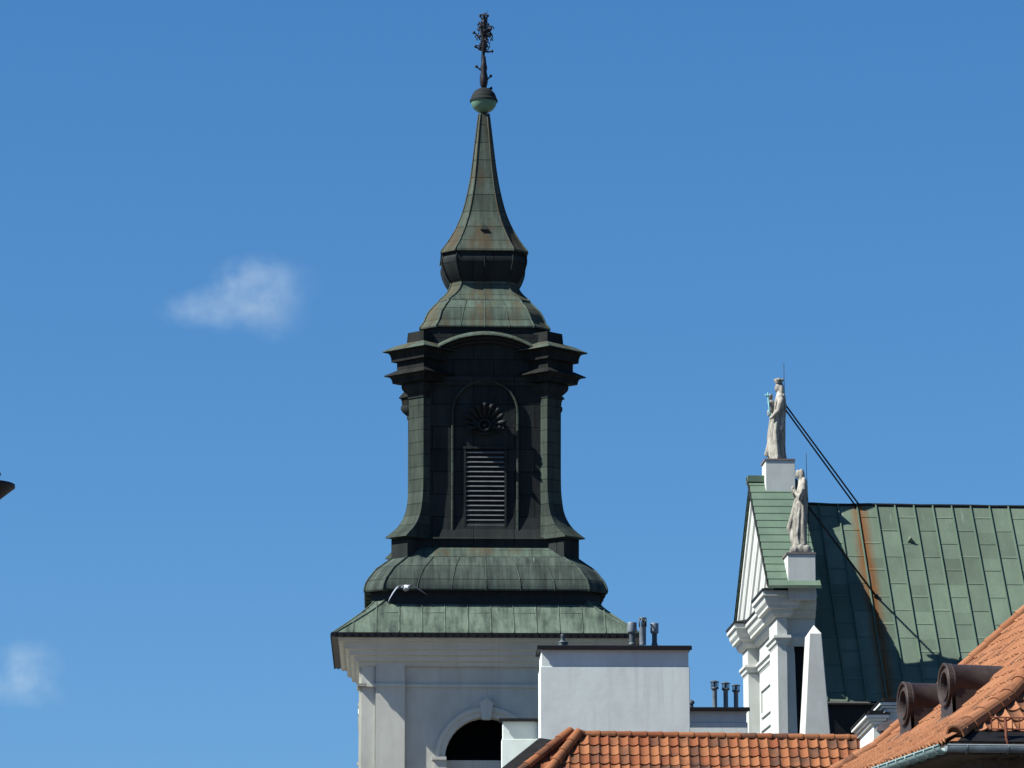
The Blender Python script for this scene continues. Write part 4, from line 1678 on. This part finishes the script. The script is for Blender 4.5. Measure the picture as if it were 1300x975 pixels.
vg.build('verge_tiles', M['tile_new'], froof, merge=False)
vb = MB()
for a, b_ in ((c01, k01), (k01, rdg1)):
    a, b_ = a + Vector((0, .06, -.14)), b_ + Vector((0, .06, -.14))
    q = [a, b_, b_ + Vector((0, 0, .24)), a + Vector((0, 0, .24))]
    vb.face(q)
    vb.face([v_ + Vector((0, -.04, 0)) for v_ in reversed(q)])
    for i_ in range(4):
        j_ = (i_ + 1) % 4
        vb.face([q[j_], q[i_], q[i_] + Vector((0, -.04, 0)), q[j_] + Vector((0, -.04, 0))])
vb.build('verge_board', M['wood_dark'], froof)


def gutter(name, a, b, r, mat, out, hooks=0):
    a, b = Vector(a), Vector(b)
    d = (b - a).normalized()
    mb = MB()
    seg = 9
    prof = []
    for q in range(seg + 1):
        t = math.pi * q / seg
        prof.append((r * math.cos(t), -r * math.sin(t)))
    inner = [(x * .88, z * .88) for x, z in reversed(prof)]
    pr = prof + inner
    nseg = 10
    rings = [[p + out * x + Vector((0, 0, z)) for x, z in pr] for p in (a, b)]
    n = len(pr)
    for k in range(n):
        l = (k + 1) % n
        mb.face([rings[0][k], rings[1][k], rings[1][l], rings[0][l]], smooth=True)
    mb.face(rings[0])
    mb.face(list(reversed(rings[1])))
    mb.tube([a + out * r, b + out * r], .016, 6)
    hk = mb
    L = (b - a).length
    for k in range(int(L / .62)):
        p = a + d * (.3 + k * .62)
        hk.tube([p + out * ((r + .012) * math.cos(t)) + Vector((0, 0, -(r + .012) * math.sin(t))) for t in [math.pi * q / 8 for q in range(9)]], .014, 5)
    return mb.build(name, mat, fhouse)


gutter('side_gutter', (-.11, -.12, FE - .07), (-.11, FL, FE - .07), .10, M['gutter_green'], Vector((-1, 0, 0)))
gutter('front_gutter', (-.10, -.12, FE - .075), (2 * FW, -.12, FE - .075), .10, M['gutter_blue'], Vector((0, -1, 0)))
sf_ = MB()
sf_.box(0.0, .75, .02, FL, FE - .2, FE - .16)
sf_.box(.76, 2 * FW, -.01, .75, FE - .2, FE - .165)
sf_.box(.0, .03, .03, FL, FE - .161, FE - .02)
sf_.box(0.035, 2 * FW, -.012, .015, FE - .16, FE - .02)
for k in range(40):
    sf_.box(.8 + k * .25, .83 + k * .25, .0, .74, FE - .235, FE - .201)
sf_.build('soffit', M['wood_dark'], fhouse)
fw = MB()
fw.box(.6, 2 * FW - .6, .6, FL - .1, 0, FE - .05)
fw.build('wall', M['wood_dark'], fhouse)
# apron flashing behind the gutter and snow guard on the front slope
fa = MB()
fa.face([c00 + nf * .02 + Vector((.1, 0, -.02)), c10 + nf * .02 + Vector((0, 0, -.02)), c10 + uf * .36 + nf * .022, c00 + uf * .36 + nf * .022 + Vector((.36, 0, 0))])
fa.build('eave_flashing', M['gutter_dark'], fhouse)
sg = MB()
gx0 = .62
base_ = c00 + uf * .12
for h in (.05, .22):
    sg.tube([base_ + Vector((gx0, 0, 0)) + Vector((0, -.02, h + .08)), base_ + Vector((2 * FW - 1, 0, 0)) + Vector((0, -.02, h + .08))], .012, 5)
k = 0
x = gx0 + .02
while x < 2 * FW - 1:
    big = k % 7 == 2
    sg.tube([base_ + Vector((x, -.02, .10)), base_ + Vector((x, -.02, .31))], .022 if big else .008, 5)
    if big:
        sg.tube([base_ + Vector((x, -.03, .25)), base_ + Vector((x, -.06, -.02)), base_ + Vector((x, -.15, -.12))], .024, 5)
    x += .105
    k += 1
sg.build('snow_guard', M['rust'], fhouse)


def froof_hit(px, row):
    """where a pixel's ray meets the left slope, in house coordinates"""
    d = FINV @ ray(px, row)
    e = FINV @ (Vector((0, 0, EYE)) - Vector((fo.x, fo.y, 0)))
    # z = FE + FS*x
    t = (FE + FS * e.x - e.z) / (d.z - FS * d.x)
    p = e + d * t
    if p.x > FR1:
        t = (FZ1 + FT * (e.x - FR1) - e.z) / (d.z - FT * d.x)
        p = e + d * t
    return p


for (px, row, top, twist, lab) in ((1150.5, 936, 866, 2, 'round_dormer'), (1203, 916, 842.5, 2, 'round_dormer')):
    p = froof_hit(px, row)
    Yw = (Matrix.Rotation(FROT, 3, 'Z') @ p).y + fo.y
    m_ = mpp(row, Yw)
    Rr_ = 27.5 * m_
    ztop = zr(top, Yw)
    zc = ztop - Rr_
    rot = Matrix.Rotation(R(twist), 3, 'Z')
    c = Vector((p.x, p.y, zc))

    def pt(dx, ang, r):
        return c + rot @ Vector((dx, r * math.cos(ang), r * math.sin(ang)))
    sg_ = 30
    tb = MB()
    L = 1.9
    rings = []
    for dx, r in ((0.02, Rr_ * .985), (.04, Rr_ * 1.0), (.07, Rr_ * 1.0), (.08, Rr_ * .965), (.55, Rr_ * .95), (L, Rr_ * .86)):
        rings.append([pt(dx, 2 * math.pi * q / sg_, r) for q in range(sg_)])
    for a, b_ in zip(rings, rings[1:]):
        for q in range(sg_):
            l = (q + 1) % sg_
            tb.face([a[l], a[q], b_[q], b_[l]], smooth=True)
    # cheeks joining the drum to the slope
    for s in (-1, 1):
        zb_ = p.z - .05
        f = [c + rot @ Vector((.05, s * Rr_ * .93, -.1 * Rr_)), c + rot @ Vector((.05, s * Rr_ * 1.0, zb_ - zc)), c + rot @ Vector((.95, s * Rr_ * .95, zb_ - zc + .7)), c + rot @ Vector((.95, s * Rr_ * .9, -.1 * Rr_))]
        tb.face(f)
    dm = tb.build('round_dormer', M['brown_metal'], fhouse)
    rg_ = MB()
    prof = [(.02, 1.0), (-.05, 1.03), (-.065, .98), (-.055, .9), (-.02, .86), (-.02, .72), (-.055, .68), (-.05, .60), (.0, .56), (.06, .54)]
    rr_ = [[pt(dx, 2 * math.pi * q / sg_, r * Rr_) for q in range(sg_)] for dx, r in prof]
    for a, b_ in zip(rr_, rr_[1:]):
        for q in range(sg_):
            l = (q + 1) % sg_
            rg_.face([a[q], a[l], b_[l], b_[q]], smooth=False)
    # apron: plate flaring to the slope below the ring
    zb_ = p.z - zc
    ap = [(-.6, -.62), (-.45, -.82), (-.2, -.95), (.2, -.95), (.45, -.82), (.6, -.62), (.92, -.35)]
    hw = .98 * Rr_
    poly = [(-.93 * Rr_, -.3 * Rr_), (-.93 * Rr_, zb_ + .25), (-1.08 * Rr_, zb_ - .02), (1.08 * Rr_, zb_ - .02), (.93 * Rr_, zb_ + .25), (.93 * Rr_, -.3 * Rr_)]
    low = [(r_ * math.cos(a_), r_ * math.sin(a_)) for r_, a_ in [(.9 * Rr_, math.pi + .33 + (math.pi - .66) * q / 14) for q in range(15)]]
    # strip between the ring's lower half and the straight foot
    foot = []
    for y_, z__ in low:
        t = (y_ / (.9 * Rr_))
        foot.append((1.08 * Rr_ * t / .95, zb_ - .02))
    for q in range(14):
        (y0, z0), (y1, z1), (y2, z2), (y3, z3) = low[q], low[q + 1], foot[q + 1], foot[q]
        rg_.face([c + rot @ Vector((-.01, y0, z0)), c + rot @ Vector((-.01, y3, z3)), c + rot @ Vector((-.01, y2, z2)), c + rot @ Vector((-.01, y1, z1))])
    ringo = rg_.build('front_ring', M['brown_metal'], dm)
    dk = MB()
    dk.face([pt(.06, 2 * math.pi * q / sg_, Rr_ * .55) for q in range(sg_)])  # black disc painted for the unlit inside of the drum
    dk.build('dark_opening', M['black'], dm)
    lf_ = MB()
    q = [Vector((-.16, -.42, 0)), Vector((-.16, .42, 0)), Vector((.06, .42, .06 + .1)), Vector((.06, -.42, .06 + .1))]
    base_pt = p.copy()
    sl_here = FT if p.x > FR1 else FS
    f = [base_pt + rot @ Vector((a.x, a.y, sl_here * a.x + .09)) for a in q]
    lf_.face(f)
    lf_.face([v_ - Vector((0, 0, .03)) for v_ in reversed(f)])
    for i_ in range(4):
        j_ = (i_ + 1) % 4
        lf_.face([f[j_], f[i_], f[i_] - Vector((0, 0, .03)), f[j_] - Vector((0, 0, .03))])
    lf_.build('apron', M['brown_metal'], dm)

# ================================================================== SMALL CORNICED CHIMNEY
SY = 70.0
sp_ = P(1110, 930, SY)
sc_ = empty('corniced_chimney', (sp_.x, sp_.y, 3), R(-.5), 'small white chimney with stepped mouldings and dark cap between two tile roofs', 'chimney')
m_ = mpp(910, SY)


def stepped(e, x0, x1, y0, y1, rtop, Y, parent_name):
    mb = MB()
    zt_ = lambda r: zr(r, Y) - 3
    mb.box(x0, x1, y0, y1, 0, zt_(rtop + 14))
    for (ra, rb_, o) in ((rtop + 14, rtop + 10, .05), (rtop + 9.6, rtop + 6.5, .10), (rtop + 6, rtop + 2.2, .15)):
        mb.box(x0 - o, x1 + o, y0 - o, y1 + o, zt_(ra) + .001, zt_(rb_))
    mb.build(parent_name, M['white'], e, bevel=.006)
    cp_ = MB()
    cp_.box(x0 - .17, x1 + .17, y0 - .17, y1 + .17, zt_(rtop + 2) + .001, zt_(rtop + .3))
    cp_.box(x0 - .08, x1 + .05, y0 - .08, y1 + .05, zt_(rtop + .3) + .001, zt_(rtop - 3.5))
    cp_.build('cap', M['black'], e)


stepped(sc_, .25, .62, 0, 1.4, 890, SY, 'tall_stack')
stepped(sc_, -.02, .12, -.03, 3.0, 906, SY, 'low_stack')
ld = MB()
lp = P(1100, 925, SY - 1.2)
for q in range(8):
    a0, a1 = math.pi * q / 8, math.pi * (q + 1) / 8
    f = lambda a, y: (.33 - .36 * math.cos(a), y, zr(932, SY) - 3 + .20 * math.sin(a))
    ld.face([f(a0, -.75), f(a1, -.75), f(a1, -.15), f(a0, -.15)], smooth=True)
ld.face([(.33 - .36 * math.cos(math.pi * q / 8), -.75, zr(932, SY) - 3 + .20 * math.sin(math.pi * q / 8)) for q in range(9)])
ld.build('lead_saddle', M['lead'], sc_)

# ================================================================== STREET LAMP at the left edge
LY = 24.0
lm = mpp(615, LY)
lc = P(-24, 615, LY)
lamp = empty('street_lamp', (lc.x, lc.y, 0), 0, 'black street lamp whose round hat just enters at the left edge', 'street lamp')
zh = lc.z
pole = MB()
lathe(pole, [(.12, 0), (.12, .3), (.08, .4), (.06, 1), (.045, zh - .55)], 14)
pole.build('pole', M['iron'], lamp)
hat = MB()
rh = 43 * lm
lathe(hat, [(rh * .35, zh - .17), (rh * .55, zh - .10), (rh * .96, zh - 5.2 * lm), (rh, zh - 4 * lm), (rh, zh + .2 * lm), (rh * .96, zh + 1 * lm), (rh * .4, zh + .02), (.03, zh + .03)], 28)
hat.build('hat', M['iron'], lamp)
lat = MB()
lathe(lat, [(.045, zh - .56), (.07, zh - .5), (.085, zh - .16)], 12)
lat.build('glass_lantern', M['zinc'], lamp)
kn = MB()
kn.ell((0, 0, zh + 13 * lm), 25 * lm, 25 * lm, 9 * lm, 16, 10)
kn.build('knob', M['iron'], lamp)

# ================================================================== BIRD
BY = 62.0
bp = P(515.5, 745.5, BY)
bm_, t, bs = newmat('bird_plumage', .8, .2)
co_ = t.nodes.new('ShaderNodeTexCoord').outputs['Object']
sx_ = t.nodes.new('ShaderNodeSeparateXYZ')
t.links.new(co_, sx_.inputs[0])
ax = mth(t, 'ABSOLUTE', sx_.outputs[0])
c_ = mixc(t, ramp(t, ax, .035, .07), (.42, .44, .47), (.04, .044, .054))
c_ = mixc(t, ramp(t, sx_.outputs[2], -.005, .03), (.22, .25, .3), c_)
t.links.new(c_, bs.inputs['Base Color'])
bd_ = MB()
# body flying towards the viewer, slightly turned
prof = [(-.17, .004, -.01), (-.155, .012, -.008), (-.14, .028, .0), (-.11, .035, .005), (-.08, .032, .0), (-.03, .05, -.012), (.04, .055, -.014), (.12, .04, -.006), (.18, .02, .0), (.24, .03, .0), (.27, .03, 0)]
rings = []
for y, r, z in prof:
    fl_ = 1.0 if y < .2 else .25
    rings.append([(r * math.cos(2 * math.pi * k / 14) * (1 if y < .2 else 1.3), y, z + r * math.sin(2 * math.pi * k / 14) * fl_) for k in range(14)])
bd_.loft([list(reversed(r)) for r in rings], smooth=True, cap0=True, cap1=True)
for s in (-1, 1):
    span = [(0.02, .008, .2), (.07, .028, .19), (.12, .022, .165), (.17, -.03, .15), (.22, -.095, .13), (.27, -.17, .09), (.30, -.22, .04)] if s < 0 else \
           [(0.02, .008, .2), (.08, .026, .19), (.14, .012, .165), (.20, -.03, .15), (.27, -.075, .12), (.33, -.12, .08), (.37, -.15, .03)]
    rings = []
    for x, z, ch_ in span:
        th = .022 * (1 - x / .42)
        y0 = -.05 + x * .25
        rings.append([(s * x, y0, z), (s * x, y0 + ch_ * .3, z + th), (s * x, y0 + ch_, z + .002), (s * x, y0 + ch_ * .3, z - th * .4)])
    bd_.loft(rings if s < 0 else [list(reversed(r)) for r in rings], smooth=True, cap0=True, cap1=True)
bird = bd_.build('bird', bm_)
bird.location = bp
bird.rotation_euler = (R(8), R(-4), R(12))
tag(bird, 'pale grey bird flying with wings swept down in front of the tower', 'bird')


# ================================================================== CLOUDS
def cloud(name, label, blobs, Yc, dens, seed):
    """blobs: photo pixel x, y, radius x, radius y, weight"""
    c0_ = P(sum(b[0] for b in blobs) / len(blobs), sum(b[1] for b in blobs) / len(blobs), Yc)
    k = mpp(600, Yc)
    m = bpy.data.materials.new(name + '_vapour')
    m.use_nodes = True
    t = m.node_tree
    for n_ in list(t.nodes):
        t.nodes.remove(n_)
    out = t.nodes.new('ShaderNodeOutputMaterial')
    pv = t.nodes.new('ShaderNodeVolumePrincipled')
    pv.inputs['Color'].default_value = (.94, .98, .93, 1)
    pv.inputs['Anisotropy'].default_value = 0.0
    co_ = t.nodes.new('ShaderNodeTexCoord').outputs['Object']
    nz = t.nodes.new('ShaderNodeTexNoise')
    nz.inputs['Scale'].default_value = .05
    nz.inputs['Detail'].default_value = 8
    nz.inputs['Roughness'].default_value = .65
    mp = t.nodes.new('ShaderNodeMapping')
    mp.inputs['Location'].default_value = (seed * 37, seed * 11, 0)
    t.links.new(co_, mp.inputs['Vector'])
    t.links.new(mp.outputs[0], nz.inputs['Vector'])
    # wobble the lookup so that the blobs do not read as ellipses
    wob = t.nodes.new('ShaderNodeVectorMath')
    wob.operation = 'MULTIPLY_ADD'
    t.links.new(nz.outputs['Color'], wob.inputs[0])
    wob.inputs[1].default_value = (62 * k * .63, 62 * k * .63, 62 * k * .63)
    wob.inputs[2].default_value = (-31 * k * .63, -31 * k * .63, -31 * k * .63)
    ad = t.nodes.new('ShaderNodeVectorMath')
    ad.operation = 'ADD'
    t.links.new(co_, ad.inputs[0])
    t.links.new(wob.outputs[0], ad.inputs[1])
    tot = None
    mb = MB()
    for bx_, by_, rx, ry, wgt in blobs:
        p = P(bx_, by_, Yc) - c0_
        r = Vector((rx * k, (rx + ry) * .5 * k, ry * k))
        mm = t.nodes.new('ShaderNodeMapping')
        mm.inputs['Scale'].default_value = (1 / r.x, 1 / r.y, 1 / r.z)
        mm.inputs['Location'].default_value = (-p.x / r.x, -p.y / r.y, -p.z / r.z)
        t.links.new(ad.outputs[0], mm.inputs['Vector'])
        ln = t.nodes.new('ShaderNodeVectorMath')
        ln.operation = 'LENGTH'
        t.links.new(mm.outputs[0], ln.inputs[0])
        v_ = mth(t, 'MAXIMUM', mth(t, 'SUBTRACT', 1.0, ln.outputs['Value']), 0.0)
        v_ = mth(t, 'MULTIPLY', mth(t, 'POWER', v_, 1.3), wgt)
        tot = v_ if tot is None else mth(t, 'ADD', tot, v_)
        mb.ell(p, r.x * .97, r.y * .97, r.z * .97, 20, 12)
    tot = mth(t, 'MULTIPLY', tot, ramp(t, nz.outputs['Fac'], .34, .62))
    t.links.new(mth(t, 'MULTIPLY', tot, dens * 1.7), pv.inputs['Density'])
    t.links.new(pv.outputs[0], out.inputs['Volume'])
    o = mb.build(name, m, None, remesh=4.0)
    o.location = c0_
    tag(o, label, 'cloud')
    return o


cloud('cloud', 'larger thin white cloud drifting in the blue sky left of the spire',
      [(248, 393, 62, 28, .8), (300, 388, 70, 40, 1.0), (345, 392, 55, 46, .9), (330, 350, 60, 36, .9), (300, 352, 40, 32, .5), (368, 360, 50, 36, .35)], 3000, .007, 1)
cloud('cloud', 'small faint cloud low at the left edge of the sky',
      [(38, 845, 50, 40, .9), (20, 875, 60, 28, .7), (55, 882, 40, 24, .4), (12, 828, 26, 20, .3)], 3200, .008, 2)
